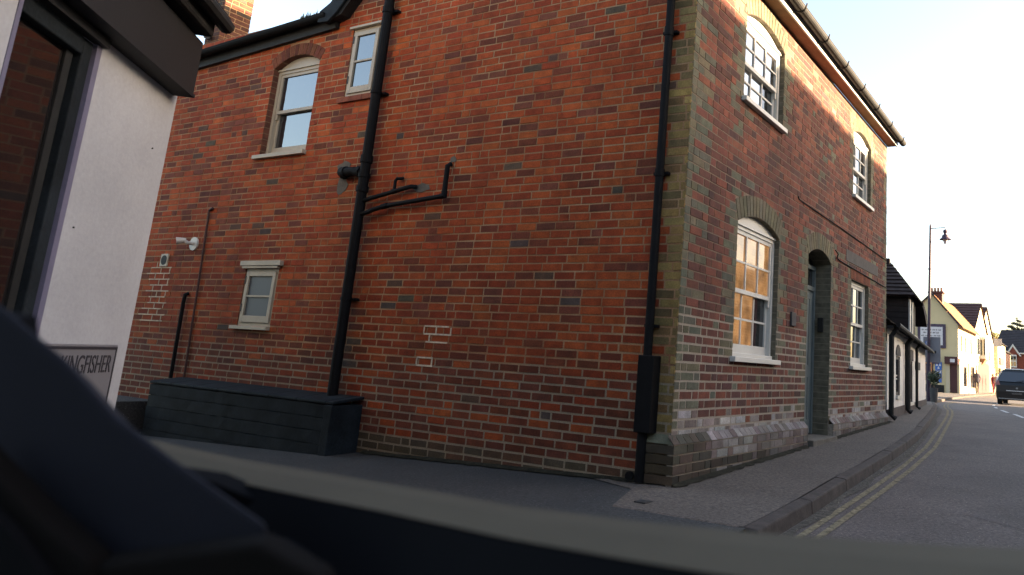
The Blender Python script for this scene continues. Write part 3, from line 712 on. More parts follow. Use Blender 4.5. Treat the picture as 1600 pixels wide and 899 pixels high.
# door ------------------------------------------------------------
op = fops[4]; d = .20
m = MB(); m.fbox(FF, (op.u0, -d-.06, .17), (op.u0+.055, -d, 2.25)); m.fbox(FF, (op.u1-.055, -d-.06, .17), (op.u1, -d, 2.25)); m.fbox(FF, (op.u0+.055, -d-.06, 1.93), (op.u1-.055, -d, 1.985)); m.fbox(FF, (op.u0+.055, -d-.06, 2.20), (op.u1-.055, -d, 2.25))
door = m.build('door_frame', 'door', house)
m = MB(); m.fbox(FF, (op.u0+.058, -d-.055, .18), (op.u1-.058, -d-.02, 1.927)); m.build('door_leaf', 'door', door)
m = MB()
for a, b in ((.12, .36), (.50, .74)):
    for za, zb in ((.32, .85), (.98, 1.82)):
        x0, x1 = op.u0+a, op.u0+b; m.fbox(FF, (x0, -d-.02, za), (x1, -d-.012, za+.02)); m.fbox(FF, (x0, -d-.02, zb), (x1, -d-.012, zb+.02)); m.fbox(FF, (x0, -d-.02, za+.02), (x0+.02, -d-.012, zb)); m.fbox(FF, (x1-.02, -d-.02, za+.02), (x1, -d-.012, zb))
m.build('door_panel_moulding', 'door', door)
m = MB(); m.poly([FF(op.u0+.055, -d-.03, 1.985), FF(op.u1-.055, -d-.03, 1.985), FF(op.u1-.055, -d-.03, 2.20), FF(op.u0+.055, -d-.03, 2.20)]); m.build('fanlight_pane', 'glass', door)
m = MB(); m.lathe((0, 0, 0), [(.0, -.02), (.022, -.018), (.026, 0), (.018, .02), (0, .022)], 10); o = m.build('door_knob', 'lead', door); o.location = (-d+.0, op.u0+.13, 1.02)
m = MB(); m.fbox(FF, (op.u0-.01, -d-.02, gz(0, 3.2)-.02), (op.u1+.01, .12, .165)); m.build('doorstep', 'concrete', house, bevel=.01)
m = MB(); m.prism([FF(op.u0, -d-.03, 2.251)] + [FF(u, -d-.03, op.top(u)-.003) for u in [op.u0+(op.u1-op.u0)*i/10 for i in range(1, 10)]] + [FF(op.u1, -d-.03, 2.251)], (-.02, 0, 0)); m.build('arch_board', 'oldblack', door)

# things fixed on the walls
m = MB(); m.fbox(FF, (2.58, .004, 1.40), (2.72, .026, 1.55)); tag(m.build('wall_plaque', 'stone', bevel=.004), 'small grey rectangular plaque on the front wall between the lower window and the door', 'plaque')
m = MB(); m.fbox(FF, (4.02, -.155, 1.42), (4.058, -.085, 1.60)); bp = m.build('entry_phone', 'oldblack', bevel=.005); tag(bp, 'small black entry phone on the jamb beside the front door', 'door entry phone')
m = MB(); m.fbox(FF, (4.72, .001, 2.44), (6.50, .006, 2.60)); tag(m.build('name_stone', 'stone'), 'long blank grey stone panel set above the small lower right window', 'stone panel')
m = MB(); m.tube([(.012, 2.70, 2.88), (.014, 2.73, 2.85), (.012, 4.5, 2.83), (.012, 6.0, 2.80), (.012, 7.05, 2.78)], .0075, 6); tag(m.build('wall_cable', 'black'), 'thin black cable running along the front wall between the storeys', 'cable')
m = MB(); m.tube([(.02, 4.16, 2.49), (.05, 4.19, 2.44), (.02, 4.24, 2.40), (.012, 4.40, 2.385), (.012, 5.6, 2.36), (.012, 7.05, 2.33)], .008, 6); tag(m.build('hooked_cable', 'black'), 'thin cable with a hooked end starting beside the door arch', 'cable')

def pipe_thing(name, label, mat, segs, collars, cat='pipe', r=.05, brackets=()):
    t = thing(name, label, cat)
    m = MB()
    for pts, rr in segs: m.tube(pts, rr, 14)
    m.build('pipe_run', mat, t, smooth=False)
    for (p, q, rr) in collars:
        m = MB(); m.tube([p, q], rr, 14); m.build('collar', mat, t)
    for (p, a, b) in brackets:
        m = MB(); m.box((p[0]-a, p[1]-.005, p[2]-.012), (p[0]+a, p[1]+b, p[2]+.012)); m.build('bracket', mat, t)
    return t
# right rainwater pipe by the corner
px, py = -.225, -.062
pipe_thing('rainwater_pipe', 'grey black rainwater downpipe running down the brick wall beside the buff corner quoins', 'black',
           [([(px, py, 5.0), (px, py, .93)], .036), ([(px, py, .40), (px, py, .0)], .040)],
           [((px, py, 3.78), (px, py, 3.70), .042), ((px, py, 2.50), (px, py, 2.44), .042), ((px-.07, py-.02, .04), (px-.07, py-.045, .04), .035)],
           brackets=[((px, -.04, 3.74), .07, .04), ((px, -.04, 2.47), .07, .04), ((px, -.04, 1.2), .06, .04)])
m = MB(); m.box((-.275, -.125, .37), (-.130, -.004, .965)); tag(m.build('pipe_guard', 'black', bevel=.008), 'black boxed guard round the foot of the corner downpipe', 'pipe guard')
# soil pipe
sx, sy = -3.86, -.085
t = pipe_thing('soil_pipe', 'thick black soil pipe running down the side wall past the small upper window', 'black',
     [([(sx, sy, 5.6), (sx, sy, .36)], .052)],
     [((sx, sy, 4.55), (sx, sy, 4.62), .062), ((sx, sy, 3.60), (sx, sy, 3.63), .060), ((sx, sy, 2.82), (sx, sy, 2.90), .064), ((sx, sy, 2.66), (sx, sy, 2.70), .062), ((sx, sy, 2.50), (sx, sy, 2.56), .064), ((sx, sy, 1.35), (sx, sy, 1.38), .060)],
     brackets=[((sx, -.05, 4.58), .11, .05), ((sx, -.05, 3.61), .10, .05), ((sx, -.05, 1.365), .10, .05)])
m = MB(); m.tube([(sx-.02, sy, 2.70), (sx-.16, sy, 2.74), (sx-.30, sy, 2.74)], .050, 14); m.tube([(sx-.29, sy, 2.74), (sx-.38, sy+.02, 2.745), (sx-.43, sy+.08, 2.745)], .060, 14); m.tube([(sx-.05, sy, 2.72), (sx-.10, sy, 2.73)], .062, 14); m.build('side_branch', 'black', t)
m = MB(); m.tube([(sx, sy, 2.39), (sx+.12, -.07, 2.425), (sx+.70, -.06, 2.525), (sx+.73, -.01, 2.53)], .023, 10); m.tube([(sx+.46, -.06, 2.49), (sx+.46, -.06, 2.60), (sx+.47, -.05, 2.625), (sx+.53, -.02, 2.63)], .017, 10); m.tube([(sx+.435, -.06, 2.483), (sx+.485, -.06, 2.492)], .028, 10); m.build('upper_waste_pipe', 'black', t)
m = MB(); m.tube([(sx, sy, 2.25), (sx+.12, -.08, 2.275), (sx+.22, -.085, 2.30), (sx+.36, -.065, 2.335), (sx+1.16, -.06, 2.40), (sx+1.18, -.06, 2.42), (sx+1.18, -.06, 2.71), (sx+1.18, -.02, 2.735)], .025, 10); m.tube([(sx+1.14, -.06, 2.398), (sx+1.185, -.06, 2.40), (sx+1.18, -.06, 2.45)], .031, 10); m.tube([(sx+.32, -.067, 2.327), (sx+.40, -.064, 2.340)], .031, 10); m.build('lower_waste_pipe', 'black', t)
for (cx, cz, rx, rz, sd) in ((-4.31, 2.83, .12, .07, 1), (-4.30, 2.62, .09, .13, 2), (-3.06, 2.52, .13, .05, 3), (-2.67, 2.79, .05, .035, 4)):
    random.seed(sd); pts = [(cx+rx*math.cos(a)*random.uniform(.7, 1.1), -.006, cz+rz*math.sin(a)*random.uniform(.7, 1.1)) for a in [i*math.pi/6 for i in range(12)]]; m = MB(); m.prism(pts, (0, .006, 0)); m.build('mortar_patch', 'concrete', side)
random.seed(11)
# thin pipes, outside light, vent
m = MB(); m.tube([(-6.72, -.02, 2.44), (-6.66, -.02, 1.5), (-6.60, -.02, .38)], .012, 8); m.tube([(-6.71, -.02, 2.44), (-6.65, -.02, 2.46)], .016, 8); tag(m.build('thin_brown_pipe', 'copper'), 'thin brown pipe running down the far part of the side wall', 'pipe')
m = MB(); m.tube([(-6.86, .0, 1.40), (-6.87, -.035, 1.38), (-6.87, -.04, 1.3), (-6.84, -.04, .38)], .022, 10); tag(m.build('overflow_pipe', 'black'), 'short thick black pipe standing beside the thin brown one', 'pipe')
t = thing('outdoor_light', 'small white security light on a round base on the far side wall', 'wall light')
m = MB(); m.tube([(-6.93, -.001, 2.02), (-6.93, -.02, 2.02)], .085, 16); m.build('base', 'white', t)
m = MB(); m.tube([(-6.93, -.02, 2.02), (-6.93, -.09, 2.02), (-6.97, -.13, 2.05)], .022, 8); m.build('arm', 'white', t)
m = MB(); m.tube([(-6.95, -.10, 2.05), (-7.00, -.19, 2.03)], .04, 12, radii=[.028, .045]); m.build('lamp_head', 'white', t)
t = thing('wall_vent', 'small square white vent with a round hole in the far side wall', 'vent')
m = MB(); m.fbox(FS, (-7.60, .003, 1.74), (-7.44, .02, 1.90)); m.build('plate', 'cream_paint', t)
m = MB(); m.tube([(-7.52, -.0205, 1.82), (-7.52, -.0235, 1.82)], .062, 16); m.build('opening', 'oldblack', t)
# fresh pointing patches: raised mortar bands
def pointing(rects):
    m = MB()
    for (u0, u1, z) in rects: m.fbox(FS, (u0, .001, z-.006), (u1, .0055, z+.006))
    return m
m = MB()
for k in range(23, 13, -1):
    z = k*.075-.0; w0 = -7.72-random.uniform(0, .18); w1 = -7.34+random.uniform(-.06, .05)
    m.fbox(FS, (w0, .001, z-.007), (w1, .006, z+.007)); off = .0 if k % 2 else .11
    for j in range(2):
        x = -7.68+off+j*.2; m.fbox(FS, (x-.006, .001, z+.008), (x+.006, .0055, z+.067))
for (u0, u1, zz) in ((-2.78, -2.46, 15), (-2.78, -2.42, 14), (-2.74, -2.46, 13), (-2.83, -2.62, 11), (-2.83, -2.62, 10)): m.fbox(FS, (u0, .001, zz*.075-.008), (u1, .006, zz*.075+.008))
for (x, zz) in ((-2.78, 14), (-2.62, 14), (-2.43, 14), (-2.7, 13), (-2.83, 10), (-2.63, 10)): m.fbox(FS, (x-.008, .001, zz*.075+.008), (x+.008, .0055, zz*.075+.067))
stuff(m.build('fresh_pointing', mottled('fresh_pointing', (.62, .50, .36), .95, .35, 14, .3), side))

# painted low brick planter against the side wall
pl = thing('low_box_wall', 'low faded blue-black box wall of horizontal boards at the foot of the side wall', 'box wall')
px0, px1, pd, pt = -6.66, -3.50, .33, .33
m = MB(); m.box((px0+.005, -pd+.004, -.45), (px1-.005, -.004, pt-.004)); m.build('core', 'navy', pl)
for k in range(6):
    z0 = -.42+k*.125; z1 = z0+.118
    m = MB(); n_ = 24
    top_, bot_ = [], []
    for i in range(n_+1):
        x = px0+(px1-.10-px0)*i/n_; top_.append((x, -pd-.016+random.uniform(-.004, .003), z1+random.uniform(-.004, .004))); bot_.append((x, -pd-.012+random.uniform(-.003, .003), z0+random.uniform(-.004, .004)))
    for i in range(n_): m.poly([bot_[i], bot_[i+1], top_[i+1], top_[i]]); m.poly([top_[i], top_[i+1], (top_[i+1][0], -pd+.004, z1), (top_[i][0], -pd+.004, z1)]); m.poly([bot_[i+1], bot_[i], (bot_[i][0], -pd+.004, z0), (bot_[i+1][0], -pd+.004, z0)])
    m.build('board', 'navy', pl)
m = MB(); m.box((px1-.097, -pd-.03, -.42), (px1+.012, -.004, .325)); m.build('end_pier', 'navy', pl, bevel=.008)
x = px0-.01
while x < px1:
    e = min(x+.44, px1+.02); m = MB(); m.add([(x, -pd-.025, pt+.001), (e-.005, -pd-.025, pt+.001), (e-.005, .0-.003, pt+.045), (x, -.003, pt+.045), (x, -pd-.025, pt+.030), (e-.005, -pd-.025, pt+.030), (e-.005, -.003, pt+.075), (x, -.003, pt+.075)],
        [(4, 5, 6, 7), (0, 1, 5, 4), (1, 2, 6, 5), (3, 0, 4, 7), (0, 3, 2, 1)]); m.build('coping_stone', 'navy', pl, bevel=.008); x = e
m = MB(); m.box((-10.5, -.7, -.45), (-7.0, -.004, .10)); tag(m.build('concrete_step', 'alley', bevel=.01), 'low dark raised strip at the foot of the far side wall', 'raised strip')
m = MB(); m.box((.13, -.72, gz(0, -.66)), (.22, -.62, gz(0, -.66)+.006)); tag(m.build('stopcock_cover', 'iron'), 'small black iron cover in the pavement at the house corner', 'cover')

# debris along the wall foot
m = MB()
for i in range(700):
    x = random.uniform(-3.4, -.3); yy = -abs(random.gauss(0, .05))-.012; s_ = random.uniform(.005, .016); z = gz(x, yy)-.02
    if random.random() < .4: x = random.uniform(-2.5, 1.0); yy = random.uniform(-1.6, -.95); z = gz(min(x, 0), yy)-.015; s_ *= .6
    a = random.uniform(0, 3); m.add([(x+s_*math.cos(a+j*2.1), yy+s_*math.sin(a+j*2.1), z) for j in range(3)]+[(x, yy, z+s_*.8)], [(0, 1, 3), (1, 2, 3), (2, 0, 3)])
for i in range(300):
    yy = random.uniform(-.8, 6); x = kx(yy)+.03+abs(random.gauss(0, .04)); s_ = random.uniform(.004, .010); z = gz(x, yy)-.096
    a = random.uniform(0, 3); m.add([(x+s_*math.cos(a+j*2.1), yy+s_*math.sin(a+j*2.1), z) for j in range(3)]+[(x, yy, z+s_*.8)], [(0, 1, 3), (1, 2, 3), (2, 0, 3)])
o = stuff(m.build('grit_and_leaves', mottled('pale_litter', (.26, .22, .17), .95, .6, 30, .2))); o['label'] = 'scattered grit and leaf litter along the wall foot and gutter'

m = MB()
def dirt(pts, w0):
    for i in range(len(pts)-1):
        (x0, y0), (x1, y1) = pts[i], pts[i+1]; d_ = Vector((x1-x0, y1-y0)).normalized(); nn_ = Vector((d_.y, -d_.x))
        wa, wb = w0*(.6+.8*abs(math.sin(i*1.7))), w0*(.6+.8*abs(math.sin((i+1)*1.7)))
        q = [(x0, y0, .0), (x1, y1, .0), (x1+nn_.x*wb, y1+nn_.y*wb, 1), (x0+nn_.x*wa, y0+nn_.y*wa, 1)]
        m.poly([(x, yy, gz(x, yy)+(.022 if e == 0 else .0035)) for x, yy, e in q])
dirt([(.058, -.06+i*.12) for i in range(27)], .055); dirt([(.058, 4.08+i*.12) for i in range(26)], .05); dirt([(-3.4+i*.12, -.002) for i in range(27)], .06)
o = stuff(m.build('wall_foot_dirt', mottled('dark_mossy_dirt', (.030, .027, .018), .95, .6, 15, .6, 60, .1))); o['label'] = 'dark dirt gathered where the brick walls meet the paving'
# ------------------------------------------------------------------ white corner shop on the left
A42 = R(42); E0 = Vector((-1.37, -3.32, 0)); dr = Vector((-math.sin(A42), math.cos(A42), 0)); nw = Vector((math.cos(A42), math.sin(A42), 0))
FW = lambda s, n, z: tuple(E0 + dr*s + nw*n + Vector((0, 0, z)))
shop = thing('white_shop', 'white rendered corner shop with a dark framed window and charcoal fascia at the left edge', 'shop')
m = MB(); m.fbox(FW, (-.70, -.30, -.45), (0.12, 0, 2.20)); m.fbox(FW, (-3.4, -.30, -.45), (-1.30, 0, 2.20)); m.fbox(FW, (-1.30, -.30, -.45), (-.70, 0, .42)); m.build('front_wall', 'render', shop)
m = MB(); p0 = Vector(FW(.118, -.002, 0)); q0 = Vector(FW(.118, -.30, 0)); m.add([p0+Vector((0, 0, -.45)), Vector((-9, -3.25, -.45)), Vector((-9, -3.25, 5.2)), p0+Vector((-.9, 0, 5.2)), p0+Vector((0, 0, 2.6))], [(0, 1, 2, 3, 4)]); m.add([(-9, -3.25, -.45), (-9, -9, -.45), (-9, -9, 5.2), (-9, -3.25, 5.2)], [(0, 1, 2, 3)]); m.build('alley_wall', 'render', shop)
m = MB(); m.fbox(FW, (-3.4, -.30, 2.20), (.06, -.005, 2.75)); m.build('upper_wall', 'charcoal', shop)
m = MB(); m.fbox(FW, (-.742, -.10, .42), (-.702, .0025, 2.15)); m.fbox(FW, (-1.298, -.1, .42), (-1.275, .0025, 2.15)); m.build('window_reveal', 'reveal_paint', shop)
m = MB(); m.fbox(FW, (-.815, -.12, .45), (-.744, -.012, 2.12)); m.fbox(FW, (-1.275, -.12, .45), (-1.245, -.012, 2.12)); m.fbox(FW, (-1.245, -.12, 2.045), (-.815, -.012, 2.12)); m.fbox(FW, (-1.245, -.12, .45), (-.815, -.012, .52)); wf = m.build('window', 'navy', shop, bevel=.006)
m = MB(); m.fbox(FW, (-1.2, -.012, 2.122), (-.70, .03, 2.16)); m.fbox(FW, (-1.2, -.1, 2.162), (-.70, .012, 2.195)); m.build('head_trim', 'charcoal', wf)
m = MB(); m.poly([FW(-1.245, -.05, .52), FW(-.815, -.05, .52), FW(-.815, -.05, 2.045), FW(-1.245, -.05, 2.045)]); m.build('pane', 'glass_shop', wf)
m = MB(); m.fbox(FW, (-.875, -.049, .52), (-.825, -.040, 2.045)); m.build('inner_bead', 'oldblack', wf)
m = MB(); m.fbox(FW, (-3.4, 0.0, 2.185), (.085, .09, 2.49)); m.build('fascia_board', 'charcoal', shop, bevel=.006)
m = MB(); m.fbox(FW, (-3.4, 0.0, 2.165), (.065, .105, 2.183)); m.build('fascia_moulding', 'charcoal', shop)
m = MB(); m.fbox(FW, (-3.4, -.2, 2.50), (.02, .16, 2.62)); m.build('eaves_box', 'oldblack', shop, bevel=.02)
m = MB(); e0, e1 = FW(-3.4, .22, 2.60), FW(.035, .20, 2.61); r0, r1 = FW(-3.4, -2.6, 5.2), FW(.035, -2.6, 5.0); tiled(m, e0, e1, r0, r1, 14, .03); m.build('roof', 'tile', shop)
g2 = MB(); g2.tube([FW(-3.4, .22, 2.585), FW(.055, .20, 2.59)], .04, 10); g2.build('gutter', 'oldblack', shop)
for s0_, z_ in ((-.053, 1.837), (-.62, 1.33)):
    m = MB(); m.tube([FW(s0_, .001, z_), FW(s0_, .006, z_)], .004, 8); m.build('screw', 'iron', shop)
# the street name sign
sg = thing('street_sign', 'white street name plate with black border on the white shop wall', 'street sign')
m = MB(); m.fbox(FW, (-.86, .002, .47), (-.012, .014, .835)); m.build('plate', 'signgrey', sg, bevel=.004)
m = MB(); S0, S1, Z0, Z1 = -.85, -.020, .48, .825
for a, b in (((S0, Z1-.012), (S1, Z1)), ((S0, Z0), (S1, Z0+.012)), ((S0, Z0+.012), (S0+.010, Z1-.012)), ((S1-.010, Z0+.012), (S1, Z1-.012))): m.fbox(FW, (a[0], .0142, a[1]), (b[0], .0165, b[1]))
m.build('border', 'ink', sg)
def text(name, s, size, loc, xdir, mat, parent, up=Vector((0, 0, 1)), sx=1.0, align='LEFT', ext=.001, shear=0):
    c = bpy.data.curves.new(name, 'FONT'); c.body = s; c.size = size; c.extrude = ext; c.align_x = align; c.shear = shear; c.materials.append(M[mat])
    tmp = bpy.data.objects.new('tmp', c); COL.objects.link(tmp); bpy.context.view_layer.update()
    me = bpy.data.meshes.new_from_object(tmp.evaluated_get(bpy.context.evaluated_depsgraph_get())); bpy.data.objects.remove(tmp); bpy.data.curves.remove(c)
    me.materials.clear(); me.materials.append(M[mat]); o = bpy.data.objects.new(name, me); COL.objects.link(o)
    x = Vector(xdir).normalized(); z = x.cross(up); mat_ = Matrix(((x.x*sx, up.x, z.x, loc[0]), (x.y*sx, up.y, z.y, loc[1]), (x.z*sx, up.z, z.z, loc[2]), (0, 0, 0, 1)))
    o.matrix_world = mat_
    if parent is not None: o.parent = parent
    return o
text('lettering', 'KINGFISHER', .118, FW(-.055, .0155, .705), dr, 'ink', sg, sx=.72, align='RIGHT')

# ------------------------------------------------------------------ cottage up the street
cot = thing('cottage', 'low white painted brick cottage with a steep dark tiled roof beyond the brick house', 'cottage')
c0 = Vector((-.02, 7.2, 0)); c1 = Vector((-1.02, 16.0, 0)); cdv = (c1-c0).normalized(); cn = Vector((cdv.y, -cdv.x, 0))
FC = lambda u, n, z: tuple(c0+cdv*u+cn*n+Vector((0, 0, z)))
CL = (c1-c0).length
cops = [Opening(1.45, 2.15, .60, 1.30, 1.30, 0), Opening(3.85, 4.85, .42, 1.28, 1.28, 0)]
f, rv = slab(FC, .1, CL, .36, 1.85, cops, .08, 0.0); cw = f.build('front_wall', 'cottage', cot); [r_.build('window_reveal', 'cottage_base', cw) for r_ in rv]
m = MB(); m.fbox(FC, (.1, -.2, -.1), (CL, .03, .40)); m.build('plinth', 'cottage_base', cot)
m = MB(); m.fbox(FC, (CL-.005, -4, 0), (CL-.25, -.01, 1.8)); m.build('end_wall', 'cottage', cot)
for op in cops:
    m = MB(); u0, u1, z0, z1 = op.u0, op.u1, op.z0, op.zs
    for a, b in (((u0, z0), (u0+.10, z1)), ((u1-.10, z0), (u1, z1)), ((u0+.1, z1-.06), (u1-.1, z1)), ((u0+.1, z0), (u1-.1, z0+.06))): m.fbox(FC, (a[0], -.07, a[1]), (b[0], -.02, b[1]))
    wn = m.build('window', 'ink', cot)
    m = MB(); m.fbox(FC, (u0+.1, -.06, (z0+z1)/2-.012), (u1-.1, -.035, (z0+z1)/2+.012)); m.fbox(FC, (u0+.1, -.06, z0+.28), (u1-.1, -.035, z0+.30)); m.build('glazing_bar', 'white', wn)
    m = MB(); m.poly([FC(u0+.1, -.05, z0+.06), FC(u1-.1, -.05, z0+.06), FC(u1-.1, -.05, z1-.06), FC(u0+.1, -.05, z1-.06)]); m.build('pane', 'glass_dim', wn)
    m = MB(); m.fbox(FC, (u0-.03, -.02, z0-.06), (u1+.03, .04, z0)); m.build('sill', 'white', wn)
m = MB(); m.prism([FC(1.40, .002, 1.31)]+[FC(1.80+.40*math.cos(a), .002, 1.31+.20*math.sin(a)) for a in [math.pi-math.pi*i/8 for i in range(1, 8)]]+[FC(2.20, .002, 1.31)], tuple(cn*.012)); m.build('arched_lintel', 'stone', cot)
m = MB(); m.fbox(FC, (3.80, .002, 1.29), (4.90, .02, 1.52)); m.build('lintel', 'stone', cot)
m = MB(); m.fbox(FC, (5.5, .002, 1.12), (6.7, .03, 1.30)); tag(m.build('wall_sign', 'oldblack'), 'small dark nameboard on the white cottage wall', 'sign')
pitch = 1.25
rz = lambda n: 1.80+(-n)*pitch
m = MB(); tiled(m, FC(-.05, .16, 1.72), FC(CL+.1, .16, 1.62), FC(-.05, -1.5, 2.92), FC(CL+.1, -1.5, 2.80), 16, .03); m.build('roof', 'tile', cot)
m = MB(); m.tube([FC(-.05, .19, 1.75), FC(CL+.15, .19, 1.64)], .04, 8); m.fbox(FC, (-.05, .02, 1.69), (CL, .12, 1.74)); m.build('gutter', 'oldblack', cot)
# dormer
F0 = FC
m = MB(); m.fbox(F0, (4.10, -3.2, 1.75), (5.90, -.02, 2.68)); dm = m.build('dormer', 'oldblack', cot)
for k in range(7):
    m = MB(); m.fbox(F0, (4.085, -3.2, 1.80+k*.125), (4.098, -.02, 1.915+k*.125)); m.build('dormer_board', 'oldblack', dm)
m = MB(); tiled(m, F0(3.93, .14, 2.64), F0(3.93, -3.2, 2.64), F0(5.0, -.50, 3.50), F0(5.0, -3.2, 3.50), 9, .025); tiled(m, F0(6.07, .14, 2.64), F0(3.93, .14, 2.64), F0(5.0, -.52, 3.50), F0(5.0, -.50, 3.50), 9, .025); tiled(m, F0(6.07, -3.2, 2.64), F0(6.07, .14, 2.64), F0(5.0, -3.2, 3.50), F0(5.0, -.50, 3.50), 9, .025); m.fbox(F0, (4.9, -3.2, 3.46), (5.1, -.5, 3.58)); m.build('dormer_roof', 'tile', dm)
m = MB(); m.fbox(F0, (4.13, -.018, 1.86), (4.30, .015, 2.58)); m.fbox(F0, (4.72, -.018, 1.86), (4.86, .015, 2.58)); m.fbox(F0, (4.1, -.018, 1.80), (5.7, .05, 1.86)); m.build('dormer_window_frame', 'white', dm)
m = MB(); m.fbox(F0, (4.30, -.018, 1.862), (4.72, .0, 2.58)); m.build('dormer_pane', 'glass_front', dm)
m = MB(); m.prism([F0(6.0, .15, 2.58), F0(6.0, .15, 2.72), F0(7.3, .15, 2.50), F0(7.3, .15, 2.20)], tuple(cn*-.5)); m.build('dormer_eaves', 'tile', dm)
for nm, lb, u, rr in (('downpipe', 'black drainpipe between the brick house and the white cottage', .10, .042), ('downpipe', 'thick black drainpipe dividing the two halves of the white cottage wall', 2.95, .055), ('downpipe', 'thin dark drainpipe right of the cottage doorway', 5.15, .032)):
    m = MB(); m.tube([FC(u, .16, 1.70), FC(u, .07, 1.58), FC(u, .07, .32), FC(u+.02, .14, .27)], rr, 10); tag(m.build(nm, 'oldblack'), lb, 'drainpipe')
m = MB(); m.box((-1.75, 16.2, .2), (-1.20, 16.5, 1.12)); m.box((-1.72, 16.22, 1.12), (-1.24, 16.48, 1.2)); tag(m.build('utility_cabinet', 'oldblack', bevel=.02), 'black street cabinet at the end of the cottage', 'cabinet')

# ------------------------------------------------------------------ lamp post with sign, planter
lp = thing('street_lamp', 'tall dark plum lamp post with a side arm carrying a hanging lantern', 'street lamp')
lx, ly, lz = -1.66, 20.0, .25
top = Vector((-1.57, 20, 6.0))
m = MB(); m.tube([(lx, ly, lz-.05), (lx, ly, lz+1.1)], .075, 12); m.tube([(lx, ly, lz+1.1), (lx, ly, lz+1.16)], .085, 12); m.build('base', 'lamp_paint', lp)
m = MB(); m.tube([(lx, ly, lz+1.16), (-1.60, ly, 4.4), top-Vector((0, 0, .12))], .045, 12, radii=[.055, .042, .038]); m.tube([top-Vector((0, 0, .12)), top], .038, 10, radii=[.02, .004]); m.tube([(-1.602, ly, 4.42), (-1.60, ly, 4.46)], .055, 12); m.build('column', 'lamp_paint', lp)
m = MB(); m.tube([top-Vector((0, 0, .22)), Vector((-1.11, 20, 5.79)), Vector((-1.11, 20, 5.72))], .016, 8); m.build('arm', 'oldblack', lp)
m = MB(); m.lathe((-1.11, 20, 5.36), [(.0, .37), (.06, .36), (.075, .30), (.05, .24), (.05, .21), (.10, .18), (.12, .10), (.185, .045), (.19, .03), (.10, .06), (.0, .07)], 16); m.build('lantern_hood', 'lamp_paint', lp)
m = MB(); m.lathe((-1.11, 20, 5.36), [(.0, -.10), (.045, -.10), (.055, -.08), (.085, .05), (.0, .055)], 14); m.build('lantern_glass', 'lamp_glass', lp)
ps = thing('parking_sign', 'grey parking sign board fixed on the lamp post', 'sign')
py_ = 20.09
m = MB(); m.box((-1.83, py_, 1.46), (-1.30, py_+.02, 2.26)); m.build('board', 'signgrey', ps)
m = MB(); m.box((-1.76, py_-.006, 2.00), (-1.66, py_-.001, 2.13)); m.build('blue_square', 'signblue', ps)
text('letter', 'P', .13, (-1.745, py_-.007, 2.02), (1, 0, 0), 'signwhite', ps)
m = MB(); m.box((-1.66, 19.87, 1.74), (-1.40, 19.90, 1.82)); tag(m.build('sign_bracket', 'oldblack'), 'small dark sign plate on the lamp post at the cottage eaves height', 'sign')
def leaves(name, mat, blobs, n, size, parent=None, flat=1.0, seed=1):
    rnd = random.Random(seed); m = MB()
    tot = sum(b[3]**2 for b in blobs)
    for (x, y, z, r) in blobs:
        for i in range(int(n*r*r/tot)):
            while True:
                v = Vector((rnd.uniform(-1, 1), rnd.uniform(-1, 1), rnd.uniform(-1, 1)))
                if .25 < v.length < 1: break
            p = Vector((x, y, z))+Vector((v.x*r, v.y*r, v.z*r*flat)); a = Vector((rnd.gauss(0, 1), rnd.gauss(0, 1), rnd.gauss(0, .6))).normalized(); b = a.cross(Vector((rnd.gauss(0, 1), rnd.gauss(0, 1), rnd.gauss(0, 1)))).normalized(); s_ = size*rnd.uniform(.6, 1.4)
            m.poly([p-a*s_, p+b*s_*.5, p+a*s_, p-b*s_*.5])
    return m.build(name, mat, parent)
pt_ = thing('potted_bush', 'clipped dark bush in a grey pot at the foot of the lamp post', 'potted plant')
m = MB(); m.lathe((-1.43, 19.6, .24), [(.0, 0), (.10, 0), (.13, .42), (.14, .44), (.0, .44)], 12); m.build('pot', 'stone', pt_)
m = MB(); m.tube([(-1.43, 19.6, .6), (-1.43, 19.6, .95)], .02, 6); m.build('stem', 'bark', pt_)
leaves('foliage', 'leaf_mid', [(-1.45, 19.6, 1.02, .18), (-1.36, 19.6, 1.05, .15), (-1.42, 19.6, .88, .14)], 700, .035, pt_, seed=3)

# ------------------------------------------------------------------ cream building with signs
G0 = 50.0
cb = thing('cream_building', 'tall cream gabled shop building with notice boards on its end wall', 'shop')
xl, xr, xa, zb, ze, za = -9.6, -5.06, -6.78, -.2, 4.72, 6.80
f, rv = MB(), None
fr_y1 = 59.5
m = MB(); m.poly([(xl, G0, zb), (xr, G0, zb), (xr, G0, ze), (xa, G0, za), (xl, G0, ze-.5)]); m.build('gable_wall', 'cream_wall', cb)
XF = xr
wops = [Opening(51.3, 52.0, 3.0, 4.1, 4.1, 0), Opening(53.3, 54.0, 3.0, 4.1, 4.1, 0), Opening(56.0, 56.8, 3.0, 4.1, 4.1, 0), Opening(52.2, 54.0, .6, 2.0, 2.0, 0), Opening(56, 58.2, .5, 2.1, 2.1, 0)]
FX = lambda u, n, z: (XF+n, u, z)
f, rv = slab(FX, G0, fr_y1, zb, ze, wops, .12, 0.0); fw = f.build('front_wall', 'pale_wall', cb); [r_.build('window_reveal', 'pale_wall', fw) for r_ in rv]
for op in wops:
    m = MB(); m.fbox(FX, (op.u0, -.1, op.z0), (op.u0+.08, -.04, op.zs)); m.fbox(FX, (op.u1-.08, -.1, op.z0), (op.u1, -.04, op.zs)); m.fbox(FX, (op.u0+.08, -.1, op.zs-.08), (op.u1-.08, -.04, op.zs)); wn = m.build('window', 'maroon', cb)
    m = MB(); m.poly([FX(op.u0+.08, -.08, op.z0), FX(op.u1-.08, -.08, op.z0), FX(op.u1-.08, -.08, op.zs-.08), FX(op.u0+.08, -.08, op.zs-.08)]); m.build('pane', 'glass', wn)
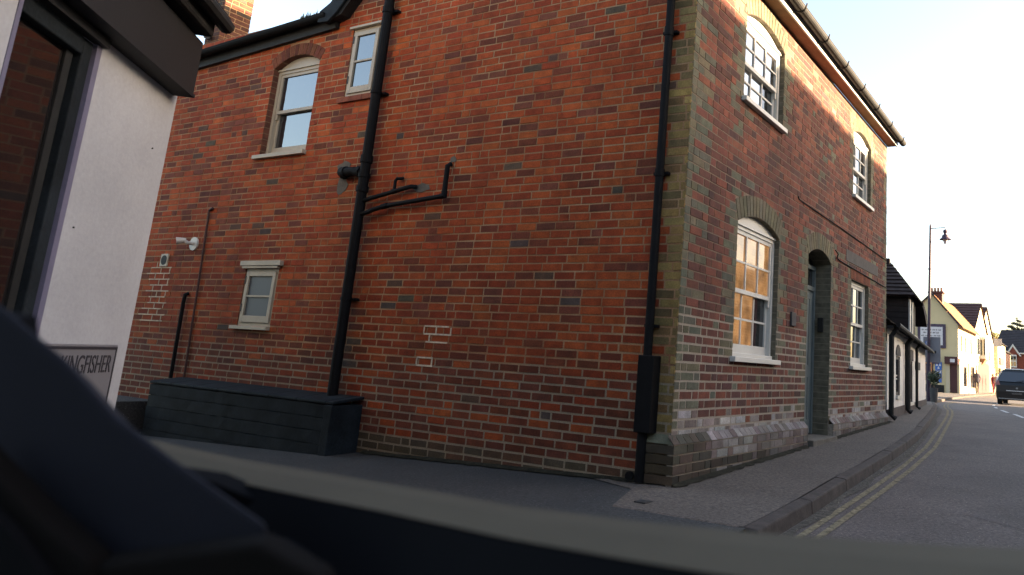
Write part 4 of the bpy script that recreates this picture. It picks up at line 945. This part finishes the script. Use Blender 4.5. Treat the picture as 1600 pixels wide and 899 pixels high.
m = MB(); m.fbox(FX, (G0, .0, 2.25), (fr_y1, .10, 2.45)); m.build('string_course', 'pale_wall', cb)
m = MB(); m.fbox(FX, (G0+.0, .0, zb), (G0+.35, .08, 2.25)); m.fbox(FX, (54.6, 0, zb), (55.0, .08, 2.25)); m.fbox(FX, (59.0, 0, zb), (59.4, .08, 2.25)); m.build('shopfront_pilasters', 'pale_wall', cb)
m = MB(); tiled(m, (xr+.35, G0-.15, ze-.18), (xr+.35, fr_y1, ze-.18), (xa, G0-.15, za+.08), (xa, fr_y1, za+.08), 14, .04); tiled(m, (xl-.2, fr_y1, ze-.7), (xl-.2, G0-.15, ze-.7), (xa, fr_y1, za+.08), (xa, G0-.15, za+.08), 14, .04); rf = m.build('roof', 'tile_orange', cb)
m = MB(); m.prism([(xa, G0-.18, za+.02), (xr+.35, G0-.18, ze-.26), (xr+.35, G0-.18, ze-.14), (xa, G0-.18, za+.16)], (0, .04, 0)); m.prism([(xa, G0-.18, za+.02), (xl-.2, G0-.18, ze-.78), (xl-.2, G0-.18, ze-.66), (xa, G0-.18, za+.16)], (0, .04, 0)); m.build('bargeboard', 'ink', cb)
m = MB(); m.box((-7.12, 51.0, 6.2), (-6.25, 51.8, 7.02)); m.box((-7.22, 50.9, 7.02), (-6.15, 51.9, 7.14)); chm = m.build('chimney', 'maroon', rf)
for k in range(4):
    m = MB(); m.lathe((-7.02+k*.22, 51.4, 7.14), [(.0, 0), (.09, 0), (.07, .22), (.09, .25), (.06, .30), (0, .30)], 8); m.build('chimney_pot', 'terracotta', chm)
# corner entrance under a hanging sign box
m = MB(); m.box((-5.88, G0-.10, .1), (-5.62, G0-.02, 2.1)); m.build('corner_post', 'pale_wall', cb)
m = MB(); m.box((-5.62, G0-.05, .15), (-5.15, G0+.0-.01, 2.05)); m.build('entrance_door', 'maroon', cb)
m = MB(); m.box((-5.92, G0-.34, 2.05), (-5.05, G0-.06, 2.55)); m.build('door_canopy', 'maroon', cb)
m = MB(); m.box((-5.55, G0-.36, 2.18), (-5.25, G0-.345, 2.4)); m.build('canopy_sign', 'signwhite', cb)
m = MB(); m.box((-7.5, G0-.03, .1), (-6.0, G0-.005, .62)); m.build('dark_plinth', 'oldblack', cb)
# lower shop window with bright display
sw = MB(); sw.box((-7.32, G0-.06, .9), (-6.72, G0-.01, 2.25)); o = sw.build('side_shop_window', 'maroon', cb)
m = MB(); m.box((-7.22, G0-.075, 1.35), (-7.02, G0-.062, 2.12)); m.box((-6.97, G0-.075, 1.0), (-6.80, G0-.062, 2.12)); m.build('display_poster', mottled('orange_poster', (.55, .22, .08), .6, .4, 12, 0), o)
def board(name, label, x0, x1, z0, z1, lines, fw_=.12, y=G0-.08, dark='frame_purple'):
    t = thing(name, label, 'sign'); m = MB(); m.box((x0, y, z0), (x1, y+.05, z1)); m.build('frame', dark, t)
    m = MB(); m.box((x0+fw_, y-.012, z0+fw_), (x1-fw_, y-.001, z1-fw_)); m.build('panel', 'signwhite', t)
    rnd = random.Random(int(abs(x0)*100)); m = MB()
    for (wd, z, size) in lines:
        tw = (x1-x0-2*fw_-.1)*wd; x = (x0+x1)/2-tw/2
        while x < (x0+x1)/2+tw/2-.03:
            l = min(rnd.uniform(.10, .24), (x0+x1)/2+tw/2-x)
            for q in range(max(1, int(l/.035))): m.box((x+q*.035, y-.016, z), (x+q*.035+.024, y-.013, z+size*rnd.choice((.7, .7, 1))))
            x += l+.05
    stuff(m.build('lettering', 'ink', t))
    return t
board('notice_board', 'large white notice board in a dark frame high on the cream gable wall', -7.75, -5.86, 3.10, 4.75,
      [(.95, 4.30, .10), (.8, 4.10, .10), (1, 3.90, .08), (.6, 3.72, .08), (.5, 3.54, .08), (.6, 3.36, .10)], .20)
board('small_notice', 'small white notice in a dark frame below the large board', -6.80, -6.32, 2.02, 2.82, [(.9, 2.56, .07), (.7, 2.40, .07), (.9, 2.22, .07)], .09)
t = thing('blue_triangle_sign', 'square blue garage sign with three white triangles on the cream wall', 'sign')
m = MB(); m.box((-6.58, G0-.06, 1.62), (-6.14, G0-.02, 2.16)); m.build('panel', 'signblue', t)
m = MB()
for (cx, cz) in ((-6.46, 1.96), (-6.26, 1.96)): m.prism([(cx-.085, G0-.065, cz-.07), (cx+.085, G0-.065, cz-.07), (cx, G0-.065, cz+.10)], (0, .004, 0))
m.prism([(-6.445, G0-.065, 1.70), (-6.275, G0-.065, 1.70), (-6.36, G0-.065, 1.875)], (0, .004, 0)); m.build('triangles', 'signwhite', t)
t = thing('blue_tall_sign', 'tall blue and white sign below the garage sign', 'sign')
m = MB(); m.box((-6.58, G0-.06, .78), (-6.16, G0-.02, 1.58)); m.build('panel', 'signblue', t)
m = MB(); m.box((-6.55, G0-.068, 1.42), (-6.19, G0-.061, 1.54)); m.prism([(-6.5, G0-.066, .95), (-6.4, G0-.066, .95), (-6.22, G0-.066, 1.3), (-6.28, G0-.066, 1.33)], (0, .004, 0)); m.build('white_marks', 'signwhite', t)

# ------------------------------------------------------------------ the rest of the street
def gable_house(name, label, y0, y1, xf, ze, zr, wallmat, roofmat, windows, shopmat=None, depth=7, zb=-.2, group=None):
    """house whose gable end faces the road (+X)"""
    t = thing(name, label, 'house', group); yc = (y0+y1)/2
    m = MB(); m.box((xf-depth, y0, zb), (xf, y1, ze)); m.prism([(xf, y0, ze), (xf, y1, ze), (xf, yc, zr)], (-.25, 0, 0)); m.build('wall', wallmat, t)
    m = MB(); tiled(m, (xf-depth, y0-.1, ze-.05), (xf+.15, y0-.1, ze-.05), (xf-depth, yc, zr+.05), (xf+.15, yc, zr+.05), 10, .04); tiled(m, (xf+.15, y1+.1, ze-.05), (xf-depth, y1+.1, ze-.05), (xf+.15, yc, zr+.05), (xf-depth, yc, zr+.05), 10, .04); m.build('roof', roofmat, t)
    for (a, b, z0, z1, fm) in windows:
        m = MB(); m.box((xf, a, z0), (xf+.06, b, z1)); wn = m.build('window', fm, t); m = MB(); m.box((xf+.055, a+.1, z0+.1), (xf+.065, b-.1, z1-.1)); m.build('pane', 'glass', wn)
    if shopmat:
        m = MB(); m.box((xf, y0+.2, zb), (xf+.18, y1-.2, 2.6)); m.build('shopfront', shopmat, t)
    return t
gable_house('gabled_shop', 'cream gabled shop with a dark red tiled roof rising behind the cream building', 59.9, 68.5, -5.30, 5.2, 7.55, 'pale_wall', 'tile_red', [(61.5, 62.8, 3.1, 4.6, 'white'), (65.2, 66.5, 3.1, 4.6, 'white')], 'maroon')
gable_house('gabled_shop', 'second cream gabled shop with a maroon roof further along the row', 69.0, 79.0, -5.95, 5.4, 8.15, 'pale_wall', 'tile_red', [(71.5, 72.8, 3.0, 4.4, 'white'), (75, 76.3, 3.0, 4.4, 'white')], 'olive', depth=6)
gable_house('white_gable_house', 'narrow white gabled house beyond the cream gables', 79.5, 88, -6.75, 5.2, 7.2, 'cottage', 'slate', [(82, 83.2, 3.1, 4.4, 'ink')], 'olive', depth=6)
t = thing('olive_shop', 'olive painted shopfront with a wide signboard over it', 'shop')
m = MB(); m.box((-13, 88.5, -.2), (-6.35, 97, 5.6)); m.build('wall', 'cream_wall', t); m = MB(); m.box((-6.35, 88.7, -.2), (-6.1, 96.8, 2.7)); m.build('shopfront', 'olive', t)
m = MB(); m.box((-6.35, 89.5, 3.1), (-6.2, 94, 3.9)); m.build('signboard', 'stone', t); m = MB(); tiled(m, (-6.1, 88.4, 5.5), (-6.1, 97.1, 5.5), (-9, 88.4, 7.5), (-9, 97.1, 7.5), 8, .04); m.build('roof', 'tile', t)
t = thing('timbered_shop', 'dark timbered building with a pale front near the end of the street', 'shop')
m = MB(); m.box((-12, 97.5, -.2), (-6.7, 108, 5.0)); m.build('wall', 'pale_wall', t)
m = MB(); [m.box((-6.72, 98+k*1.6, 0), (-6.6, 98.5+k*1.6, 4.9)) for k in range(6)]; m.build('timber_posts', 'maroon', t)
m = MB(); tiled(m, (-6.4, 97.3, 4.9), (-6.4, 108.2, 4.9), (-9, 97.3, 6.6), (-9, 108.2, 6.6), 8, .04); m.build('roof', 'tile', t)
# oriel bay, hanging signs
t = thing('oriel_window', 'projecting white bay window hanging over the shopfront', 'bay window')
m = MB(); m.box((-5.28, 63.2, 2.9), (-4.78, 64.8, 4.7)); m.build('bay_body', 'white', t)
m = MB(); m.prism([(-4.78, 63.2, 2.9), (-5.28, 63.2, 2.9), (-5.28, 63.2, 2.1)], (0, 1.6, 0)); m.build('bracket', 'tile_orange', t)
m = MB(); m.box((-5.2, 63.17, 3.2), (-4.86, 63.19, 4.5)); m.build('pane', 'glass', t)
m = MB(); m.box((-6.3, 84.0, 4.9), (-5.5, 84.08, 5.7)); tag(m.build('hanging_sign', 'signgrey'), 'round grey hanging sign jutting over the far pavement', 'sign')
# red brick house at the road's end
Y = 120.0
fh = thing('end_house', 'red brick house with a dark slate roof and white gabled dormers facing down the street', 'house')
m = MB(); m.box((-9.6, Y, -.4), (2.0, Y+9, 5.7)); m.build('wall', 'redbrick', fh)
m = MB(); tiled(m, (-10.2, Y-.3, 5.6), (2.4, Y-.3, 5.6), (-9.3, Y+4.5, 9.3), (1.6, Y+4.5, 9.3), 14, .05); m.build('roof', 'slate', fh)
m = MB(); m.box((-9.8, Y-.34, 5.5), (2.2, Y-.24, 5.68)); m.build('eaves_board', 'white', fh)
for cx in (-9.4, -7.32, -3.2):
    m = MB(); m.prism([(cx-.95, Y-.35, 5.3), (cx+.95, Y-.35, 5.3), (cx, Y-.35, 6.75)], (0, 2.5, 0)); g_ = m.build('dormer_gable', 'redbrick', fh)
    m = MB(); m.prism([(cx-1.15, Y-.45, 5.15), (cx-.92, Y-.45, 5.15), (cx, Y-.45, 6.55), (cx+.92, Y-.45, 5.15), (cx+1.15, Y-.45, 5.15), (cx, Y-.45, 6.95)], (0, .1, 0)); m.build('bargeboard', 'white', g_)
    m = MB(); m.box((cx-.48, Y-.42, 3.5), (cx+.48, Y-.36, 5.35)); wn = m.build('window', 'white', fh)
    for (a, b) in ((-.38, -.04), (.04, .38)):
        for (z0, z1) in ((3.7, 4.35), (4.5, 5.15)):
            m = MB(); m.box((cx+a, Y-.44, z0), (cx+b, Y-.425, z1)); m.build('pane', 'glass_shop', wn)
m = MB(); m.box((-8.35, Y-.9, .6), (-6.4, Y-.02, 3.3)); by = m.build('bay', 'white', fh)
for k in range(4):
    m = MB(); m.box((-8.15+k*.45, Y-.93, 2.2), (-7.9+k*.45, Y-.905, 3.05)); m.build('pane', 'glass_shop', by)

# trees beyond
def tree(name, label, x, y, h, blobs, mat, n, size, seed, flat=.8, trunk=.25):
    t = thing(name, label, 'tree', None); m = MB(); m.tube([(x, y, -.5), (x+.1, y, h*.5), (x, y, h*.92)], trunk, 7, radii=[trunk, trunk*.7, .04])
    rnd = random.Random(seed)
    for b in blobs[:8]: m.tube([(x, y, h*rnd.uniform(.35, .6)), (b[0], b[1], b[2])], .06, 5, radii=[.09, .03])
    m.build('trunk', 'bark', t); leaves('crown', mat, blobs, n, size, t, flat, seed); return t
tree('round_tree', 'yellow green leafy tree behind the end of the shop row', -12.5, 140, 10, [(-13.6, 140, 8.9, 1.0), (-12.6, 140.5, 9.3, 1.0), (-11.8, 139.5, 8.8, 1.1), (-11.4, 140, 7.9, 1.1), (-12.8, 141, 8.0, 1.2), (-11.2, 140, 7.0, .9)], 'leaf_yellow', 3200, .13, 5)
cb_ = [(-9.0+dx, 150, z, r) for dx, z, r in ((0, 13.2, .25), (.1, 12.8, .35), (.5, 12.6, .45), (-.5, 12.2, .55), (.2, 12.0, .6), (.9, 11.8, .6), (-1.1, 11.6, .6), (-.3, 11.2, .8), (.9, 11.0, .7), (-1.5, 10.8, .6), (.2, 10.4, .8), (1.2, 10.2, .6), (-1.2, 10.0, .7), (-.2, 9.4, .8), (1.0, 9.3, .6))]
tree('conifer', 'tall ragged conifer standing against the white sky behind the slate roof', -9, 150, 13.3, cb_, 'leaf_dark', 3000, .14, 6, .45)
tree('dark_tree', 'dense dark tree at the right edge above the slate roof', -5.6, 146, 12, [(-5.2, 146, 11.4, 1.6), (-6.6, 146, 10.4, 1.3), (-4.2, 146, 10.9, 1.8), (-6.3, 146, 9.2, 1.6), (-3.6, 146, 12.0, 1.2), (-6.9, 146, 11.2, .3)], 'leaf_dark', 5200, .17, 8)

# far parked / driving car
car = thing('estate_car', 'black people carrier seen from behind, driving up the road at the right edge', 'car')
cxx, cyy, cz0 = -.12, 33.0, .01
hw = .90
def ring(z, w_, y, r=.0): return [(cxx-w_, y, cz0+z), (cxx+w_, y, cz0+z)]
prof = [(.22, .80, 0), (.30, .88, -.02), (.60, .90, -.02), (.88, .89, 0), (1.00, .86, .04), (1.48, .66, .34), (1.585, .58, .50)]
m = MB(); vs_ = []; L = 4.3
for z, w_, yy in prof: vs_ += [(cxx-w_, cyy+yy, cz0+z), (cxx+w_, cyy+yy, cz0+z)]
n = len(prof); 
for z, w_, yy in prof: 
    fy = L if z < .9 else (L-1.1 if z < 1.05 else L-2.0); vs_ += [(cxx-w_, cyy+fy, cz0+z*(1 if z < .7 else (.98))), (cxx+w_, cyy+fy, cz0+z*(1 if z < .7 else .98))]
fs = []
for i in range(n-1):
    fs.append((2*i, 2*i+1, 2*i+3, 2*i+2)); o_ = 2*n; fs.append((o_+2*i+1, o_+2*i, o_+2*i+2, o_+2*i+3)); fs.append((2*i, 2*i+2, o_+2*i+2, o_+2*i)); fs.append((2*i+1, o_+2*i+1, o_+2*i+3, 2*i+3))
fs.append((2*n-2, 2*n-1, 4*n-1, 4*n-2)); fs.append((0, o_, o_+1, 1))
m.add(vs_, fs); m.build('body', 'carblack', car, bevel=.05)
m = MB(); m.add([(cxx-.80, cyy+.055, cz0+1.04), (cxx+.80, cyy+.055, cz0+1.04), (cxx+.62, cyy+.325, cz0+1.475), (cxx-.62, cyy+.325, cz0+1.475)], [(0, 1, 2, 3)]); o = m.build('rear_window', 'glass_shop', car); o.location.y = -.03
m = MB(); m.box((cxx-.56, cyy+.48, cz0+1.585), (cxx+.56, cyy+2.2, cz0+1.635)); m.build('roof', 'lit_roof', car, bevel=.02)
for s_ in (-1, 1):
    m = MB(); m.tube([(cxx+s_*.87, cyy+.0, cz0+1.0), (cxx+s_*.69, cyy+.30, cz0+1.46), (cxx+s_*.60, cyy+.45, cz0+1.57)], .022, 6); m.build('roof_pillar', 'cartrim', car)
    m = MB(); m.add([(cxx+s_*.70, cyy-.01, cz0+.86), (cxx+s_*.885, cyy+.01, cz0+.88), (cxx+s_*.86, cyy+.03, cz0+1.06), (cxx+s_*.76, cyy+.02, cz0+1.10)], [(0, 1, 2, 3) if s_ > 0 else (3, 2, 1, 0)]); o = m.build('tail_light', 'taillight', car); o.location.y = -.035
    for yy in (.85, 3.4):
        m = MB(); m.tube([(cxx+s_*.90, cyy+yy, cz0+.31), (cxx+s_*.70, cyy+yy, cz0+.31)], .31, 18); wh = m.build('wheel', 'tyre', car)
        m = MB(); m.tube([(cxx+s_*.905, cyy+yy, cz0+.31), (cxx+s_*.89, cyy+yy, cz0+.31)], .19, 12); m.build('rim', 'lead', wh)
m = MB(); m.box((cxx-.45, cyy-.055, cz0+.62), (cxx+.45, cyy-.03, cz0+.655)); m.build('chrome_strip', 'cartrim', car)
m = MB(); m.box((cxx-.26, cyy-.05, cz0+.46), (cxx+.26, cyy-.03, cz0+.57)); m.build('number_plate', 'oldblack', car)
m = MB(); m.box((cxx-.78, cyy-.06, cz0+.26), (cxx+.78, cyy-.02, cz0+.30)); m.build('bumper_strip', 'lead', car)

m = MB(); m.tube([(cxx-.02, cyy-.0, cz0+1.06), (cxx+.30, cyy+.06, cz0+1.12)], .012, 5); o = m.build('rear_wiper', 'tyre', car); o.location.y = -.02
m = MB(); m.lathe((0, 0, 0), [(.0, -.01), (.045, -.008), (.045, .008), (0, .01)], 12); o = m.build('badge', 'lead', car); o.location = (cxx, cyy-.035, cz0+.76); o.rotation_euler.x = R(90)
m = MB(); m.box((cxx-.22, cyy-.056, cz0+.475), (cxx+.22, cyy-.051, cz0+.555)); m.build('plate_face', 'stone', car)
for s_ in (-1, 1):
    m = MB(); m.box((cxx+s_*.92, cyy+2.9, cz0+.98), (cxx+s_*1.06, cyy+3.0, cz0+1.12)); m.build('door_mirror', 'carblack', car, bevel=.02)
# people
def person(label, x, y, h, top, bottom, turn=0.0, stride=.12, dr_=None):
    z = gz(x, y)+.0; t = thing('person', label, 'person'); me = bpy.data.meshes.new('body'); k = h/1.75
    V = [(0, 0, .95), (0, 0, 1.15), (0, 0, 1.40), (0, 0, 1.50), (0, .02, 1.60), (0, .02, 1.72), (-.19, 0, 1.42), (-.25, .02, 1.15), (-.22, -.08, .90), (-.21, -.12, .82), (.19, 0, 1.42), (.25, -.02, 1.15), (.22, .08, .90), (.21, .12, .82), (-.10, 0, .90), (-.11, -stride, .48), (-.11, -stride*1.5, .08), (-.11, -stride*1.5-.16, .04), (.10, 0, .90), (.11, stride, .48), (.11, stride*1.9, .10), (.11, stride*1.9-.15, .04)]
    E_ = [(0, 1), (1, 2), (2, 3), (3, 4), (4, 5), (2, 6), (6, 7), (7, 8), (8, 9), (2, 10), (10, 11), (11, 12), (12, 13), (0, 14), (14, 15), (15, 16), (16, 17), (0, 18), (18, 19), (19, 20), (20, 21)]
    Rr = [.15, .14, .15, .06, .095, .07, .06, .045, .032, .035, .06, .045, .032, .035, .095, .06, .04, .035, .095, .06, .04, .035]
    me.from_pydata([(a*k, b*k, c*k) for a, b, c in V], E_, []); o = bpy.data.objects.new('body', me); COL.objects.link(o); o.parent = t
    s_ = o.modifiers.new('skin', 'SKIN'); 
    for i, r_ in enumerate(Rr): me.skin_vertices[0].data[i].radius = (r_*k, r_*k*.8)
    me.skin_vertices[0].data[0].use_root = True
    u = o.modifiers.new('sub', 'SUBSURF'); u.levels = 2; u.render_levels = 2; o.data.materials.append(M[bottom])
    m = MB(); m.lathe((0, 0, .86*k), [(.14*k, 0), (.185*k, .02*k), (.18*k, .3*k), (.21*k, .5*k), (.20*k, .58*k), (.08*k, .66*k), (0, .66*k)], 12); m.build('jacket', top, t)
    m = MB(); m.lathe((0, .02*k, 1.53*k), [(.0, -.02*k), (.06*k, 0), (.092*k, .10*k), (.085*k, .17*k), (.04*k, .225*k), (0, .23*k)], 12); m.build('head', 'skin', t, smooth=True)
    m = MB(); m.lathe((0, .035*k, 1.60*k), [(.085*k, 0), (.10*k, .06*k), (.09*k, .13*k), (.04*k, .17*k), (0, .175*k)], 12); m.build('hair', 'bark', t, smooth=True)
    t.location = (x, y, z); t.rotation_euler.z = turn; return t
person('person in dark clothes walking on the far pavement beside the cream shop', -4.65, 56, 1.72, 'cloth_dark', 'cloth_dark', .3)
person('person in red standing by the far shops', -4.55, 66, 1.6, 'cloth_red', 'cloth_red', 1.0, .05)
person('person in a pale top near the far shops, left of the dark car', -4.10, 64, 1.66, 'cloth_pale', 'cloth_pale', -.4)

# ------------------------------------------------------------------ terrace across the road (out of frame, shades the street)
def terrace(label, y0, y1, ridge, eave, mat):
    t = thing('unseen_terraced_house', label, 'house', 'unseen terraced houses across the road')
    m = MB(); m.box((9.4, y0, -.4), (15.6, y1, eave)); yA = y0
    m.prism([(9.4, y0, eave), (15.6, y0, eave), (12.5, y0, ridge)], (0, .25, 0)); m.prism([(9.4, y1-.25, eave), (15.6, y1-.25, eave), (12.5, y1-.25, ridge)], (0, .25, 0)); m.build('wall', mat, t)
    m = MB(); tiled(m, (9.2, y1, eave-.05), (9.2, y0, eave-.05), (12.5, y1, ridge+.04), (12.5, y0, ridge+.04), 12, .03); tiled(m, (15.8, y0, eave-.05), (15.8, y1, eave-.05), (12.5, y0, ridge+.04), (12.5, y1, ridge+.04), 12, .03); m.build('roof', 'tile_red', t)
    k = 0; y = y0+.8
    while y < y1-1.2:
        for z0 in (1.0, 3.4):
            m = MB(); m.box((9.33, y, z0), (9.41, y+.9, z0+1.3)); wn = m.build('window', 'white', t); m = MB(); m.box((9.32, y+.07, z0+.07), (9.335, y+.83, z0+1.23)); m.build('pane', 'glass', wn)
        y += 2.4
for (a, b, rdg, ev, mt, lb) in ((-22, -14.1, 6.75, 4.6, 'redbrick', 'red brick terraced house across the road behind the camera'), (-14, -6.1, 6.6, 4.5, 'cream_wall', 'cream terraced house across the road beside the car'),
                                (-6, 1.9, 6.7, 4.6, 'redbrick', 'red brick terraced house directly across the road'), (2, 12.9, 6.66, 4.5, 'pale_wall', 'pale rendered terraced house opposite the front door'),
                                (13.0, 22, 5.9, 4.2, 'cream_wall', 'unseen lower cream house across the road further up'), (22.1, 34, 6.2, 4.4, 'redbrick', 'unseen last red brick house of the terrace across the road')):
    terrace(lb, a, b, rdg, ev, mt)

# ------------------------------------------------------------------ the car the picture is taken from
own = thing('car_door', 'dark blurred car door ledge and mirror seen from inside along the bottom', 'car')
K = .6
up = [(1.10, -4.52), (1.348, -4.52), (1.453, -4.532), (1.667, -4.538), (1.952, -4.521), (2.192, -4.514), (2.371, -4.476), (2.524, -4.42), (2.666, -4.349), (2.805, -4.262), (3.0, -4.15)]
lo = [(1.30, -4.67), (1.60, -4.667), (1.76, -4.667), (1.90, -4.667), (2.113, -4.661), (2.318, -4.662), (2.474, -4.647), (2.574, -4.632), (2.70, -4.60), (2.85, -4.54), (3.05, -4.45)]
def sc(p, z): v = Vector((p[0], p[1], z))-CAM; return CAM+v*K
m = MB(); U = [sc(p, .709) for p in up]; Lw = [sc(p, .709) for p in lo]; n = len(U)
for i in range(n-1):
    mid0 = (U[i]+Lw[i])/2+Vector((0, 0, .004)); mid1 = (U[i+1]+Lw[i+1])/2+Vector((0, 0, .004))
    m.poly([Lw[i], Lw[i+1], mid1, mid0]); m.poly([mid0, mid1, U[i+1], U[i]]); m.poly([U[i], U[i+1], U[i+1]-Vector((0, 0, .12)), U[i]-Vector((0, 0, .12))])
m.build('window_ledge', 'ledge', own, smooth=True)
m = MB()
for i in range(n-1):
    a, b = Lw[i]-Vector((0, 0, .001)), Lw[i+1]-Vector((0, 0, .001)); o1 = Vector((0, -.02, -.06)); o2 = Vector((0, -.03, -.45))
    m.poly([a+o1, b+o1, b, a]); m.poly([a+o2, b+o2, b+o1, a+o1])
m.build('door_panel', 'dark', own, smooth=True)
mp = [(2.20, -5.17, .955), (2.255, -5.135, .920), (2.269, -5.125, .908), (2.291, -5.108, .888), (2.319, -5.085, .854), (2.348, -5.063, .830), (2.405, -5.022, .788), (2.402, -5.021, .778), (2.360, -5.043, .769), (2.296, -5.075, .755), (2.271, -5.093, .776), (2.257, -5.106, .800), (2.19, -5.16, .83)]
m = MB(); m.prism([Vector(p) for p in mp], tuple(Vector((-.45, .30, -.10))*.18)); m.build('mirror_housing', 'mirror', own, bevel=.008)
def P(px_, py2, d):      # small local helper for trim strips: direction through the camera frame at distance d
    v = right*((px_-1056.8)/1181.67)+down*((py2-331.9)/1181.67)+fwd; return CAM+v*d
m = MB(); m.prism([P(-60, 690, .47), P(0, 752, .47), P(60, 812, .47), P(140, 880, .47), P(150, 930, .47), P(90, 930, .47), P(30, 840, .47), P(-60, 760, .47)], tuple(fwd*.02)); m.build('lower_trim', 'trim_brown', own, bevel=.004)
m = MB(); m.prism([P(130, 886, .475), P(260, 868, .475), P(400, 850, .475), P(500, 905, .475), P(520, 960, .475), P(100, 960, .475)], tuple(fwd*.02)); m.build('door_trim', 'trim_brown', own, bevel=.004)
m = MB(); m.prism([P(-80, 740, .462), P(20, 838, .462), P(95, 935, .462), P(-80, 960, .462)], tuple(fwd*.02)); m.build('corner_panel', 'dark', own)
m = MB(); m.prism([P(-90, 480, .55), P(20, 500, .55), P(60, 800, .55), P(430, 860, .55), P(600, 960, .55), P(-90, 960, .55)], tuple(fwd*.02)); m.build('inner_panel', 'dark', own)
m = MB(); m.prism([P(250, 740, .62), P(330, 752, .62), P(420, 790, .62), P(430, 830, .62), P(300, 820, .62)], tuple(fwd*.02)); m.build('mirror_bracket', 'dark', own)
